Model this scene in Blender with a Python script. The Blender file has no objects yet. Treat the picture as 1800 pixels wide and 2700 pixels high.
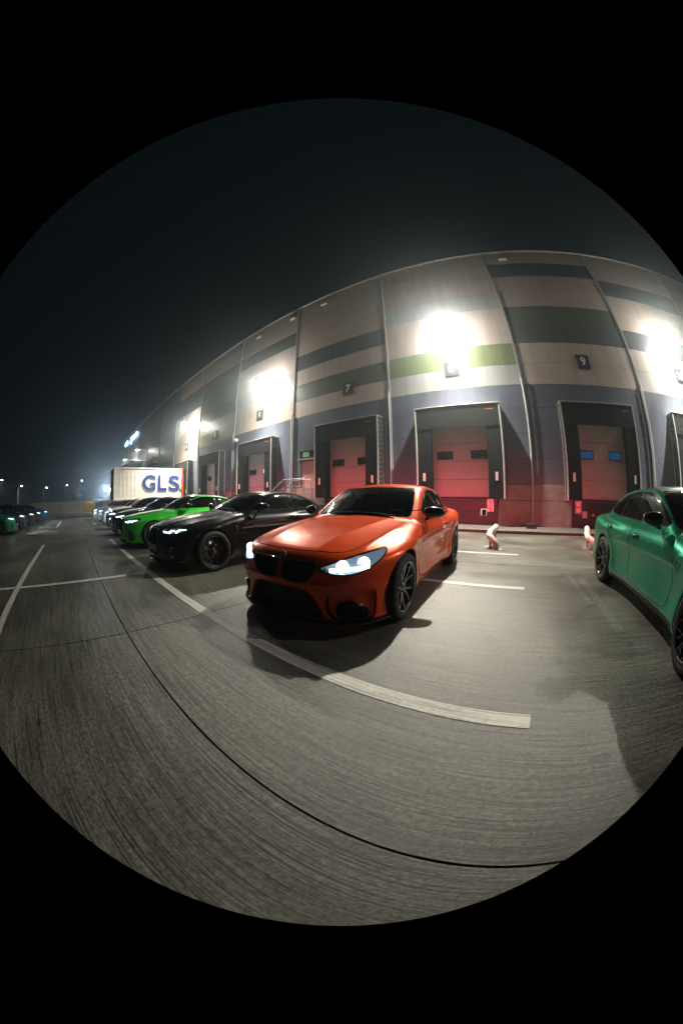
import bpy, bmesh, math, random
import numpy as np
from math import sin, cos, pi, radians
from mathutils import Vector, Matrix

random.seed(7)
rng = np.random.default_rng(11)
scene = bpy.context.scene
COL = scene.collection

# ------------------------------------------------------------------ camera
H_CAM = 1.2
yaw, pitch, roll = radians(-35.05), radians(-2.656), radians(-0.23)
fwd = Vector((sin(yaw)*cos(pitch), cos(yaw)*cos(pitch), sin(pitch)))
rgt = Vector((cos(yaw), -sin(yaw), 0.0))
upv = rgt.cross(fwd)
r2 = cos(roll)*rgt + sin(roll)*upv
u2 = -sin(roll)*rgt + cos(roll)*upv
cam = bpy.data.cameras.new('camera')
cam.type = 'PANO'
cam.sensor_fit = 'VERTICAL'
cam.sensor_width = 24.0
cam.sensor_height = 36.0
for holder in (cam, getattr(cam, 'cycles', None)):
    if holder is None:
        continue
    try:
        holder.panorama_type = 'FISHEYE_EQUISOLID'
        holder.fisheye_lens = 10.133
        holder.fisheye_fov = radians(183.5)
    except Exception:
        pass
cam.clip_start = 0.02
cam.clip_end = 1000
camo = bpy.data.objects.new('camera', cam)
COL.objects.link(camo)
M = Matrix((r2, u2, -fwd)).transposed().to_4x4()
M.translation = Vector((0, 0, H_CAM))
camo.matrix_world = M
scene.camera = camo

# ------------------------------------------------------------------ night sky, exposure
world = bpy.data.worlds.new('World')
scene.world = world
world.use_nodes = True
wn = world.node_tree
bg = wn.nodes['Background']
bg.inputs['Color'].default_value = (0.24, 0.46, 0.56, 1)
bg.inputs['Strength'].default_value = 0.0095
scene.render.engine = 'CYCLES'
scene.view_settings.view_transform = 'Standard'
scene.view_settings.look = 'None'
scene.view_settings.gamma = 1.0
scene.view_settings.exposure = 0.0
scene.view_settings.use_curve_mapping = False
scene.cycles.volume_bounces = 0
scene.cycles.max_bounces = 8
scene.cycles.transparent_max_bounces = 12
scene.cycles.use_light_tree = True
scene.cycles.sample_clamp_indirect = 4.0
scene.cycles.caustics_reflective = False
scene.cycles.caustics_refractive = False

BEAM_MAIN = 13500.0
BEAM_WIDE = 3500.0
SPILL = 560.0
TAIL_E = 19.0

# ------------------------------------------------------------------ materials
def nd(nt, kind, **kw):
    n = nt.nodes.new(kind)
    for k, v in kw.items():
        if k in n.inputs:
            n.inputs[k].default_value = v
        else:
            setattr(n, k, v)
    return n

def mat(name, col, rough=0.5, metal=0.0, coat=0.0, spec=0.5, noise=0.0, nscale=(8, 8, 8), bump=0.0,
        emit=None, estr=0.0, col2=None, rnoise=0.0, coat_rough=0.03, detail=4.0, world_space=True):
    m = bpy.data.materials.new(name)
    m.use_nodes = True
    nt = m.node_tree
    b = nt.nodes['Principled BSDF']
    b.inputs['Base Color'].default_value = (*col, 1)
    b.inputs['Roughness'].default_value = rough
    b.inputs['Metallic'].default_value = metal
    b.inputs['Coat Weight'].default_value = coat
    b.inputs['Coat Roughness'].default_value = coat_rough
    b.inputs['Specular IOR Level'].default_value = spec
    if emit:
        b.inputs['Emission Color'].default_value = (*emit, 1)
        b.inputs['Emission Strength'].default_value = estr
    if noise or bump or rnoise:
        if world_space:
            src = nt.nodes.new('ShaderNodeNewGeometry').outputs['Position']
        else:
            src = nt.nodes.new('ShaderNodeTexCoord').outputs['Object']
        mp = nd(nt, 'ShaderNodeMapping')
        mp.inputs['Scale'].default_value = nscale
        nt.links.new(src, mp.inputs['Vector'])
        tx = nd(nt, 'ShaderNodeTexNoise', Scale=1.0, Detail=detail, Roughness=0.6)
        nt.links.new(mp.outputs['Vector'], tx.inputs['Vector'])
        if noise:
            c2 = col2 or tuple(c*(1-noise) for c in col)
            mx = nd(nt, 'ShaderNodeMix', data_type='RGBA')
            mx.inputs['A'].default_value = (*c2, 1)
            mx.inputs['B'].default_value = (*[min(1, c*(1+noise*.5)) for c in col], 1)
            rp = nd(nt, 'ShaderNodeMapRange')
            rp.inputs['From Min'].default_value = 0.3
            rp.inputs['From Max'].default_value = 0.7
            nt.links.new(tx.outputs['Fac'], rp.inputs['Value'])
            nt.links.new(rp.outputs['Result'], mx.inputs['Factor'])
            nt.links.new(mx.outputs['Result'], b.inputs['Base Color'])
        if rnoise:
            rr = nd(nt, 'ShaderNodeMapRange')
            rr.inputs['From Min'].default_value = 0.3
            rr.inputs['From Max'].default_value = 0.7
            rr.inputs['To Min'].default_value = max(0.02, rough-rnoise)
            rr.inputs['To Max'].default_value = min(1, rough+rnoise)
            nt.links.new(tx.outputs['Fac'], rr.inputs['Value'])
            nt.links.new(rr.outputs['Result'], b.inputs['Roughness'])
        if bump:
            bp = nd(nt, 'ShaderNodeBump', Strength=bump, Distance=0.01)
            nt.links.new(tx.outputs['Fac'], bp.inputs['Height'])
            nt.links.new(bp.outputs['Normal'], b.inputs['Normal'])
    return m

def concrete_mat(name, base, painted=None):
    """broom-finished concrete: fine streaks along x, blotches, small dark marks, tyre polish"""
    m = bpy.data.materials.new(name)
    m.use_nodes = True
    nt = m.node_tree
    L = nt.links.new
    b = nt.nodes['Principled BSDF']
    pos = nt.nodes.new('ShaderNodeNewGeometry').outputs['Position']
    def noise(scale, detail=5, rough=0.6, dist=0.0):
        mp = nd(nt, 'ShaderNodeMapping')
        mp.inputs['Scale'].default_value = scale
        L(pos, mp.inputs['Vector'])
        t = nd(nt, 'ShaderNodeTexNoise', Scale=1.0, Detail=detail, Roughness=rough, Distortion=dist)
        L(mp.outputs['Vector'], t.inputs['Vector'])
        return t.outputs['Fac']
    def rng_(v, a, c, lo, hi):
        n = nd(nt, 'ShaderNodeMapRange')
        for k, q in zip(('From Min', 'From Max', 'To Min', 'To Max'), (a, c, lo, hi)):
            n.inputs[k].default_value = q
        L(v, n.inputs['Value'])
        return n.outputs['Result']
    def mul(a, c):
        n = nd(nt, 'ShaderNodeMath', operation='MULTIPLY')
        L(a, n.inputs[0]); L(c, n.inputs[1])
        return n.outputs[0]
    fine = noise((1.0, 72, 1), 5, 0.7)
    mid = noise((1.3, 20, 1), 5, 0.75, 0.5)
    blot = noise((0.32, 0.5, 1), 5, 0.65, 0.4)
    grit = noise((27, 33, 30), 6, 0.9)
    spots = noise((3.0, 3.6, 3), 2, 0.5)
    f = mul(mul(rng_(fine, 0.38, 0.53, 0.30, 1.22), rng_(mid, 0.36, 0.56, 0.66, 1.14)),
            mul(rng_(blot, 0.36, 0.64, 0.55, 1.3), rng_(spots, 0.27, 0.33, 0.45, 1.0)))
    f = mul(f, rng_(grit, 0.41, 0.57, 0.38, 1.5))
    mx = nd(nt, 'ShaderNodeMix', data_type='RGBA', blend_type='MULTIPLY')
    mx.inputs['Factor'].default_value = 1.0
    mx.inputs['A'].default_value = (*base, 1)
    cr = nd(nt, 'ShaderNodeCombineColor')
    for i in range(3):
        L(f, cr.inputs[i])
    L(cr.outputs[0], mx.inputs['B'])
    out = mx.outputs['Result']
    if painted:
        wear = rng_(mul(rng_(fine, 0.38, 0.56, 0.0, 1.0), rng_(grit, 0.32, 0.52, 0.2, 1.0)), 0.0, 0.75, 0.15, 1.0)
        wear = mul(wear, rng_(blot, 0.3, 0.5, 0.75, 1.0))
        m2 = nd(nt, 'ShaderNodeMix', data_type='RGBA')
        L(wear, m2.inputs['Factor'])
        L(out, m2.inputs['A'])
        m2.inputs['B'].default_value = (*painted, 1)
        out = m2.outputs['Result']
    L(out, b.inputs['Base Color'])
    L(rng_(blot, 0.3, 0.7, 0.27, 0.45), b.inputs['Roughness'])
    b.inputs['Specular IOR Level'].default_value = 0.9
    bp = nd(nt, 'ShaderNodeBump', Strength=0.7, Distance=0.006)
    s = nd(nt, 'ShaderNodeMath', operation='ADD')
    L(fine, s.inputs[0]); L(grit, s.inputs[1])
    L(s.outputs[0], bp.inputs['Height'])
    L(bp.outputs['Normal'], b.inputs['Normal'])
    return m

def paint(name, col, metal=0.35, rough=0.32, coat=1.0):
    m = bpy.data.materials.new(name)
    m.use_nodes = True
    nt = m.node_tree
    b = nt.nodes['Principled BSDF']
    b.inputs['Base Color'].default_value = (*col, 1)
    b.inputs['Metallic'].default_value = metal
    b.inputs['Coat Weight'].default_value = coat
    b.inputs['Coat Roughness'].default_value = 0.02
    b.inputs['Coat IOR'].default_value = 1.36
    b.inputs['Specular IOR Level'].default_value = 0.12
    pos = nt.nodes.new('ShaderNodeTexCoord').outputs['Object']
    v = nd(nt, 'ShaderNodeTexNoise', Scale=2.0, Detail=2.0, Roughness=0.5)
    nt.links.new(pos, v.inputs['Vector'])
    r = nd(nt, 'ShaderNodeMapRange')
    r.inputs['From Min'].default_value = 0.3; r.inputs['From Max'].default_value = 0.7
    r.inputs['To Min'].default_value = rough-0.02; r.inputs['To Max'].default_value = rough+0.03
    nt.links.new(v.outputs['Fac'], r.inputs['Value'])
    nt.links.new(r.outputs['Result'], b.inputs['Roughness'])
    return m

def glass(name, tint=(0.25, 0.28, 0.28), rough=0.02):
    m = bpy.data.materials.new(name)
    m.use_nodes = True
    nt = m.node_tree
    nt.nodes.remove(nt.nodes['Principled BSDF'])
    out = nt.nodes['Material Output']
    tr = nd(nt, 'ShaderNodeBsdfTransparent'); tr.inputs['Color'].default_value = (*tint, 1)
    gl = nd(nt, 'ShaderNodeBsdfGlossy'); gl.inputs['Roughness'].default_value = rough
    fr = nd(nt, 'ShaderNodeFresnel'); fr.inputs['IOR'].default_value = 1.55
    mx = nd(nt, 'ShaderNodeMixShader')
    nt.links.new(fr.outputs[0], mx.inputs[0])
    nt.links.new(tr.outputs[0], mx.inputs[1])
    nt.links.new(gl.outputs[0], mx.inputs[2])
    nt.links.new(mx.outputs[0], out.inputs['Surface'])
    return m

def emis(name, col, s):
    m = bpy.data.materials.new(name)
    m.use_nodes = True
    nt = m.node_tree
    nt.nodes.remove(nt.nodes['Principled BSDF'])
    e = nd(nt, 'ShaderNodeEmission'); e.inputs['Color'].default_value = (*col, 1); e.inputs['Strength'].default_value = s
    nt.links.new(e.outputs[0], nt.nodes['Material Output'].inputs['Surface'])
    return m

MT = {}
MT['concrete'] = concrete_mat('yard_concrete', (0.092, 0.091, 0.075))
MT['line'] = concrete_mat('line_paint', (0.17, 0.16, 0.14), painted=(0.62, 0.60, 0.55))
MT['ghost'] = concrete_mat('removed_line', (0.145, 0.14, 0.125))
MT['joint'] = mat('joint_sealant', (0.02, 0.02, 0.021), 0.7, noise=0.4, nscale=(20, 20, 20))
MT['soil'] = mat('outer_ground', (0.05, 0.048, 0.042), 0.95, noise=0.5, nscale=(1, 1, 1))
MT['clad_light'] = mat('cladding_light', (0.49, 0.405, 0.355), 0.42, noise=0.13, nscale=(4, 4, .35), spec=0.4)
MT['clad_grey'] = mat('cladding_grey', (0.36, 0.36, 0.36), 0.42, noise=0.13, nscale=(4, 4, .35), spec=0.4)
MT['clad_blue'] = mat('cladding_slate', (0.105, 0.118, 0.16), 0.42, noise=0.13, nscale=(4, 4, .35), spec=0.4)
MT['clad_dark'] = mat('cladding_dark', (0.095, 0.105, 0.115), 0.42, noise=0.13, nscale=(4, 4, .35), spec=0.4)
MT['clad_dgreen'] = mat('cladding_dark_green', (0.105, 0.125, 0.085), 0.42, noise=0.13, nscale=(4, 4, .35), spec=0.4)
MT['clad_green'] = mat('cladding_green', (0.175, 0.215, 0.085), 0.42, noise=0.13, nscale=(4, 4, .35), spec=0.4)
MT['clad_olive'] = mat('cladding_olive', (0.19, 0.19, 0.11), 0.42, noise=0.13, nscale=(4, 4, .35), spec=0.4)
MT['backing'] = mat('wall_backing', (0.03, 0.03, 0.033), 0.8, noise=0.2, nscale=(3, 3, 3))
MT['trim'] = mat('metal_flashing', (0.55, 0.54, 0.52), 0.38, metal=0.2, noise=0.1, nscale=(3, 3, 3))
MT['base_wall'] = mat('precast_base', (0.27, 0.235, 0.21), 0.8, noise=0.25, nscale=(3, 3, 3), bump=0.3)
MT['curtain'] = mat('black_curtain', (0.006, 0.0065, 0.0075), 0.8, noise=0.3, nscale=(2, 2, .5), bump=0.15, spec=0.2)
MT['pleat'] = mat('pleated_side', (0.045, 0.045, 0.047), 0.6, noise=0.3, nscale=(4, 4, 4))
MT['door'] = mat('door_panel_white', (0.52, 0.47, 0.46), 0.45, noise=0.08, nscale=(2, 2, 2), spec=0.4)
MT['red_door'] = mat('door_painted', (0.44, 0.30, 0.28), 0.5, noise=0.1, nscale=(3, 3, 3))
MT['tag'] = mat('guide_tag', (0.72, 0.62, 0.58), 0.5, noise=0.05, nscale=(9, 9, 9))
MT['black'] = mat('black_plastic', (0.012, 0.012, 0.013), 0.45, noise=0.3, nscale=(9, 9, 9))
MT['gloss_black'] = mat('gloss_black', (0.006, 0.006, 0.007), 0.12, coat=1.0, noise=0.2, nscale=(9, 9, 9))
MT['carbon'] = mat('carbon_weave', (0.018, 0.018, 0.019), 0.3, coat=0.8, noise=0.5, nscale=(160, 160, 160), world_space=False)
MT['rubber'] = mat('tyre_rubber', (0.016, 0.016, 0.0165), 0.72, noise=0.25, nscale=(30, 30, 30), bump=0.1, world_space=False)
MT['mesh'] = mat('grille_mesh', (0.008, 0.008, 0.008), 0.5, noise=0.5, nscale=(120, 120, 120), bump=0.9, world_space=False)
MT['rim_dark'] = mat('rim_dark_metal', (0.15, 0.15, 0.152), 0.25, metal=0.8, coat=0.5, noise=0.2, nscale=(9, 9, 9), world_space=False)
MT['rim_black'] = mat('rim_black_metal', (0.016, 0.016, 0.018), 0.22, metal=0.6, coat=0.7, noise=0.2, nscale=(9, 9, 9), world_space=False)
MT['rim_light'] = mat('rim_grey_metal', (0.22, 0.22, 0.23), 0.3, metal=0.9, noise=0.2, nscale=(9, 9, 9), world_space=False)
MT['steel'] = mat('brushed_steel', (0.48, 0.48, 0.47), 0.32, metal=0.9, noise=0.2, nscale=(12, 12, 12))
MT['galv'] = mat('galvanised_steel', (0.42, 0.42, 0.41), 0.42, metal=0.7, noise=0.25, nscale=(5, 5, 5))
MT['white'] = mat('white_paint', (0.72, 0.70, 0.66), 0.45, noise=0.08, nscale=(4, 4, 4))
MT['letter_white'] = mat('white_print', (0.75, 0.74, 0.72), 0.6, noise=0.05, nscale=(8, 8, 8))
MT['sign_dark'] = mat('sign_plate', (0.025, 0.028, 0.034), 0.5, noise=0.2, nscale=(5, 5, 5))
MT['glass'] = glass('car_glass', (0.30, 0.33, 0.33))
MT['glass_dark'] = glass('tinted_glass', (0.10, 0.11, 0.11))
MT['lens'] = glass('lamp_lens', (0.9, 0.93, 0.95))
MT['pane'] = mat('door_pane', (0.012, 0.02, 0.03), 0.08, coat=0.6, noise=0.3, nscale=(3, 3, 3))
MT['led'] = emis('headlamp_led', (0.66, 0.88, 1.0), 18)
MT['glow_fill_reflector'] = mat('glow_fill_reflector', (0.45, 0.47, 0.5), 0.35, metal=0.6, emit=(0.55, 0.80, 1.0), estr=0.22, noise=0.5, nscale=(30, 30, 30))  # bowl emits weakly in place of the lamp light it would bounce
MT['led_low'] = emis('headlamp_ring', (0.62, 0.86, 1.0), 6.5)
MT['led_soft'] = emis('headlamp_glow', (0.62, 0.84, 1.0), 3.2)
MT['led_yellow'] = emis('headlamp_yellow', (1.0, 0.92, 0.22), 8)
MT['chrome'] = mat('lamp_chrome', (0.45, 0.47, 0.5), 0.30, metal=0.8, noise=0.15, nscale=(8, 8, 8))
MT['tail'] = emis('tail_lamp_glow', (1.0, 0.03, 0.02), 9)
MT['tail_glass'] = mat('tail_lamp_plastic', (0.25, 0.004, 0.006), 0.15, coat=1.0, noise=0.2, nscale=(8, 8, 8))
MT['leather'] = mat('seat_leather', (0.045, 0.045, 0.046), 0.45, noise=0.2, nscale=(14, 14, 14), bump=0.1)
MT['liner'] = mat('cabin_liner', (0.010, 0.010, 0.010), 0.8, noise=0.3, nscale=(9, 9, 9))
MT['dash'] = mat('dashboard_vinyl', (0.05, 0.052, 0.05), 0.6, noise=0.2, nscale=(14, 14, 14))
MT['badge_blue'] = mat('badge_blue', (0.02, 0.13, 0.42), 0.25, coat=1.0, noise=0.1, nscale=(20, 20, 20))
MT['badge_white'] = mat('badge_white', (0.8, 0.8, 0.8), 0.25, coat=1.0, noise=0.05, nscale=(20, 20, 20))
MT['hub'] = mat('hub_cap_plastic', (0.03, 0.04, 0.06), 0.2, coat=0.8, noise=0.3, nscale=(90, 90, 90), world_space=False)
MT['amber'] = mat('amber_reflector', (0.75, 0.33, 0.12), 0.25, coat=1.0, noise=0.1, nscale=(20, 20, 20))
MT['yellow'] = mat('yellow_plastic', (0.90, 0.58, 0.012), 0.4, noise=0.12, nscale=(6, 6, 6))
MT['blue_bin'] = mat('blue_plastic', (0.03, 0.075, 0.17), 0.42, noise=0.15, nscale=(6, 6, 6))
MT['corten'] = mat('container_white', (0.80, 0.76, 0.70), 0.5, noise=0.1, nscale=(.7, .7, 2.5))
MT['blue_print'] = mat('blue_print', (0.007, 0.035, 0.21), 0.5, noise=0.1, nscale=(3, 3, 3))
MT['orange_print'] = mat('orange_print', (0.85, 0.36, 0.01), 0.5, noise=0.05, nscale=(3, 3, 3))
MT['red_frame'] = mat('red_frame_colour', (0.42, 0.05, 0.04), 0.5, noise=0.2, nscale=(3, 3, 3))  # red tone of the container's rear frame, also on the maker plates
MT['retain'] = mat('retaining_concrete', (0.42, 0.37, 0.32), 0.85, noise=0.3, nscale=(1.2, 1.2, 1.2), bump=0.3)
MT['dark_roof'] = mat('dark_metal_sheet', (0.045, 0.047, 0.05), 0.55, noise=0.2, nscale=(1, 1, 1))
MT['bark'] = mat('bark', (0.06, 0.05, 0.04), 0.9, noise=0.4, nscale=(20, 20, 6), bump=0.5)
MT['leaf'] = mat('leaf', (0.05, 0.06, 0.03), 0.7, noise=0.4, nscale=(9, 9, 9))
MT['lamp_lens'] = emis('floodlight_lens', (1.0, 0.95, 0.86), 300)
MT['street_lens'] = emis('street_lamp_lens', (0.95, 0.97, 1.0), 60)
MT['sign_lit'] = emis('backlit_sign', (0.42, 0.70, 1.0), 7)
MT['exit_lit'] = emis('exit_sign_lit', (0.50, 0.62, 0.40), 0.45)
MT['exit_green'] = mat('exit_green', (0.02, 0.30, 0.12), 0.4, emit=(0.02, 0.5, 0.2), estr=0.2)
MT['signal_red'] = emis('signal_red', (1.0, 0.05, 0.04), 1.6)
MT['window_lit'] = emis('lit_window', (0.55, 0.75, 1.0), 2.4)
MT['window_blue'] = mat('blue_lit_window', (0.01, 0.06, 0.12), 0.15, coat=0.5, emit=(0.015, 0.16, 0.36), estr=0.30, noise=0.4, nscale=(6, 6, 6))
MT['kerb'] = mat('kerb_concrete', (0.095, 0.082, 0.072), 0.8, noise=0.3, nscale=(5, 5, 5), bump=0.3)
MT['apron'] = mat('shade_toned_paving', (0.085, 0.07, 0.062), 0.8, noise=0.3, nscale=(5, 5, 5), bump=0.3)  # shadow along the wall foot put into the darker paving and kerb colours
MT['skirt'] = mat('side_skirt_black', (0.006, 0.006, 0.0065), 0.5, spec=0.15, noise=0.2, nscale=(9, 9, 9))
MT['red_paint'] = mat('worn_red_paint', (0.42, 0.05, 0.05), 0.5, noise=0.2, nscale=(6, 6, 6))
MT['pipe_scuff'] = mat('scuffed_red_pipe', (0.42, 0.09, 0.10), 0.5, noise=0.6, nscale=(6, 6, 6), col2=(0.6, 0.45, 0.44))
MT['pipe_white'] = mat('scuffed_white_pipe', (0.62, 0.55, 0.52), 0.5, noise=0.25, nscale=(9, 9, 9))

# ------------------------------------------------------------------ object helpers
def link(name, me, parent=None, mats=()):
    o = bpy.data.objects.new(name, me)
    COL.objects.link(o)
    if me is not None and hasattr(me, 'materials'):
        for m in (mats if isinstance(mats, (list, tuple)) else [mats]):
            me.materials.append(m)
    if parent is not None:
        o.parent = parent
    return o

def empty(name, label=None, cat=None, loc=(0, 0, 0), rz=0.0, group=None, kind=None):
    o = bpy.data.objects.new(name, None)
    COL.objects.link(o)
    o.location = loc
    o.rotation_euler = (0, 0, rz)
    tag(o, label, cat, group, kind)
    return o

def tag(o, label=None, cat=None, group=None, kind=None):
    if label: o['label'] = label
    if cat: o['category'] = cat
    if group: o['group'] = group
    if kind: o['kind'] = kind
    return o

class MB:
    """collects boxes, tubes and polygons into one mesh"""
    def __init__(s):
        s.v = []; s.f = []; s.mi = []; s.sm = []
    def add(s, v, f, mi=0, smooth=False):
        o = len(s.v)
        s.v += [tuple(map(float, p)) for p in v]
        s.f += [tuple(i+o for i in q) for q in f]
        s.mi += [mi]*len(f); s.sm += [smooth]*len(f)
        return s
    def box(s, x0, x1, y0, y1, z0, z1, mi=0, bev=0.0):
        if bev > 0:
            b = min(bev, .49*(x1-x0), .49*(y1-y0), .49*(z1-z0))
            bm = bmesh.new()
            bmesh.ops.create_cube(bm, size=1.0)
            for v in bm.verts:
                v.co = Vector(((x0+x1)/2+v.co.x*(x1-x0), (y0+y1)/2+v.co.y*(y1-y0), (z0+z1)/2+v.co.z*(z1-z0)))
            bmesh.ops.bevel(bm, geom=list(bm.edges), offset=b, segments=2, affect='EDGES', profile=0.5)
            bm.verts.index_update()
            s.add([v.co[:] for v in bm.verts], [[v.index for v in f.verts] for f in bm.faces], mi)
            bm.free()
            return s
        v = [(x, y, z) for z in (z0, z1) for y in (y0, y1) for x in (x0, x1)]
        f = [(0, 2, 3, 1), (4, 5, 7, 6), (0, 1, 5, 4), (2, 6, 7, 3), (0, 4, 6, 2), (1, 3, 7, 5)]
        return s.add(v, f, mi)
    def tube(s, pts, r, n=8, mi=0, caps=True):
        pts = [Vector(p) for p in pts]
        rs = r if isinstance(r, (list, tuple)) else [r]*len(pts)
        vs = []; fs = []
        t0 = (pts[1]-pts[0]).normalized()
        ref = Vector((0, 0, 1)) if abs(t0.z) < .9 else Vector((1, 0, 0))
        nrm = t0.cross(ref).normalized()
        for i, p in enumerate(pts):
            if i == 0: t = pts[1]-pts[0]
            elif i == len(pts)-1: t = pts[-1]-pts[-2]
            else: t = (pts[i+1]-pts[i]).normalized()+(pts[i]-pts[i-1]).normalized()
            t.normalize()
            nrm = (nrm-t*nrm.dot(t)).normalized()
            bn = t.cross(nrm)
            for k in range(n):
                a = 2*pi*k/n
                vs.append(p+(nrm*cos(a)+bn*sin(a))*rs[i])
        for i in range(len(pts)-1):
            for k in range(n):
                a = i*n+k; b = i*n+(k+1) % n
                fs.append((a, b, b+n, a+n))
        s.add(vs, fs, mi, True)
        if caps:
            s.add(vs[:n], [tuple(range(n))[::-1]], mi)
            s.add(vs[-n:], [tuple(range(n))], mi)
        return s
    def lathe(s, prof, n=32, axis='x', c=(0, 0, 0), mi=0, smooth=True, closed=False):
        """prof: (radius, along-axis)"""
        vs = []; fs = []
        for r, a in prof:
            for k in range(n):
                t = 2*pi*k/n
                p = (a, r*cos(t), r*sin(t)) if axis == 'x' else ((r*cos(t), a, r*sin(t)) if axis == 'y' else (r*cos(t), r*sin(t), a))
                vs.append((p[0]+c[0], p[1]+c[1], p[2]+c[2]))
        m = len(prof)
        for i in range(m if closed else m-1):
            for k in range(n):
                a = i*n+k; b = i*n+(k+1) % n
                a2 = ((i+1) % m)*n+k; b2 = ((i+1) % m)*n+(k+1) % n
                fs.append((a, b, b2, a2))
        return s.add(vs, fs, mi, smooth)
    def prism(s, poly, axis, a0, a1, mi=0):
        """poly of 2D points extruded along axis; for x: (y,z), y: (x,z), z: (x,y)"""
        def P(p, a):
            return (a, p[0], p[1]) if axis == 'x' else ((p[0], a, p[1]) if axis == 'y' else (p[0], p[1], a))
        n = len(poly)
        v = [P(p, a0) for p in poly]+[P(p, a1) for p in poly]
        f = [tuple(range(n))[::-1], tuple(range(n, 2*n))]+[(i, (i+1) % n, (i+1) % n+n, i+n) for i in range(n)]
        return s.add(v, f, mi)
    def mesh(s, name):
        me = bpy.data.meshes.new(name)
        me.from_pydata(s.v, [], s.f)
        me.polygons.foreach_set('material_index', s.mi)
        me.polygons.foreach_set('use_smooth', s.sm)
        bm = bmesh.new(); bm.from_mesh(me)
        bmesh.ops.recalc_face_normals(bm, faces=bm.faces)
        bm.to_mesh(me); bm.free()
        me.update()
        return me
    def build(s, name, mats, parent=None):
        return link(name, s.mesh(name), parent, mats)

def text_mesh(txt, size, extrude, offset=0.0, name='letter'):
    cu = bpy.data.curves.new('tmp_text', 'FONT')
    cu.body = txt; cu.size = size; cu.extrude = extrude; cu.offset = offset
    cu.align_x = 'CENTER'; cu.align_y = 'CENTER'
    o = bpy.data.objects.new('tmp_text', cu)
    COL.objects.link(o)
    dg = bpy.context.evaluated_depsgraph_get()
    me = bpy.data.meshes.new_from_object(o.evaluated_get(dg))
    bpy.data.objects.remove(o)
    bpy.data.curves.remove(cu)
    me.name = name
    me.materials.clear()
    return me

def copy_tree(o, parent=None):
    c = o.copy()
    COL.objects.link(c)
    if parent is not None:
        c.parent = parent
    for ch in list(o.children):
        copy_tree(ch, c)
    return c

# ------------------------------------------------------------------ setting: ground
WALL_Y = 12.64
g = MB().box(-400, 300, -300, 400, -0.30, -0.20).build('ground', MT['soil'])
tag(g, kind='structure')
yard = empty('concrete_yard', kind='structure')
MB().box(-62, 34, -31, 10.6, -0.19, -0.02).build('joint_filler', MT['joint'], yard)
slab_me = MB().box(.007, 4.743, .007, 5.093, -0.019, 0.0).mesh('slab')
slab_me.materials.append(MT['concrete'])
for i in range(-13, 8):
    for j in range(-6, 2):
        o = link('slab', slab_me, yard)
        o.location = (-2.69+4.75*i, 0.355+5.1*j, random.uniform(-.0015, 0))

def line(x0, x1, y0, y1, m='line', name='parking_line', lift=.004):
    o = MB().add([(x0, y0, 0), (x1, y0, 0), (x1, y1, 0), (x0, y1, 0)], [(0, 1, 2, 3)]).build(name, MT[m])
    o.location.z = lift
    tag(o, kind='structure')
    return o
line(-10.26, 0.33, 1.26, 1.385)
line(-22.7, -17.9, 1.34, 1.46)
line(-10.2, 0.33, -1.43, -1.31)
line(-23.6, -18.0, -1.43, -1.31)
line(-20.4, -18.8, -4.26, -4.14)
line(-2.6, 0.225, 3.93, 4.05)
line(-2.6, 0.13, 6.47, 6.58)
for y0, y1 in ((-9.0, -1.435), (-1.305, 1.255)):
    line(-5.02, -4.90, y0, y1)
# removed markings next to the green car
gl_ = line(0.0, 0.13, 0.0, 2.0, 'ghost', 'removed_line'); gl_.location = (1.28, 2.6, .003); gl_.rotation_euler.z = radians(2)
gl_ = line(0.0, 0.10, 0.0, 1.7, 'ghost', 'removed_line'); gl_.location = (1.12, 3.4, .0035); gl_.rotation_euler.z = radians(4)

# ------------------------------------------------------------------ kerb and apron before the wall
apron = empty('loading_apron', kind='structure')
MB().box(-62, 34, 10.86, 12.64, -0.1, 0.09).build('paving_bed', MT['joint'], apron)
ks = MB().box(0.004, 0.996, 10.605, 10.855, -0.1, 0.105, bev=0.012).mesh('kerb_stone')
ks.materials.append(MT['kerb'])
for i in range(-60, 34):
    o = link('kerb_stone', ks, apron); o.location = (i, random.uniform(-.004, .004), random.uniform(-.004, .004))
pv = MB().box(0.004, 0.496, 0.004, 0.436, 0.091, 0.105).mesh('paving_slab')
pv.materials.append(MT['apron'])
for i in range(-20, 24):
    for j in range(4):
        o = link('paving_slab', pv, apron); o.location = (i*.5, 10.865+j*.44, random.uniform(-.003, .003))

# ------------------------------------------------------------------ warehouse
wh = empty('warehouse', 'long warehouse with striped grey, cream and green cladding and loading docks', 'warehouse', (0, 0, 0))
ROWS = [1.85, 2.95, 4.06, 5.18, 6.30, 7.35, 8.50, 9.62, 10.78, 11.92, 13.10, 14.22, 15.35]
PITCH = 6.67
EDGE0 = 0.80
DEF = ['clad_blue']*4+['clad_light']*8
def bay_cols(k):
    c = list(DEF)
    if k == 0:      # dock 8
        c[4] = 'clad_grey'; c[5] = 'clad_green'; c[8] = 'clad_grey'
    elif k == -1:   # dock 9
        c[6] = 'clad_dark'; c[7] = 'clad_dgreen'; c[10] = 'clad_dark'
    elif k == -2:   # dock 10
        c[4] = 'clad_grey'; c[6] = 'clad_dark'; c[9] = 'clad_dark'
    elif k == 1:    # dock 7
        c[5] = 'clad_dgreen'; c[7] = 'clad_dark'
    elif k == 2:    # dock 6
        c[4] = 'clad_light'; c[6] = 'clad_grey'; c[9] = 'clad_dgreen'
    elif k == 3:    # dock 5
        c[4] = 'clad_olive'; c[5] = 'clad_grey'
        for i in range(6, 10): c[i] = 'clad_dgreen'
    elif k == 4:    # dock 4
        c[3] = 'clad_light'; c[8] = c[9] = 'clad_dark'
    elif k >= 5:
        c = ['clad_dark']*4+['clad_dgreen' if k == 6 else 'clad_dark']*8
    return [MT[q] for q in c]
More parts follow.
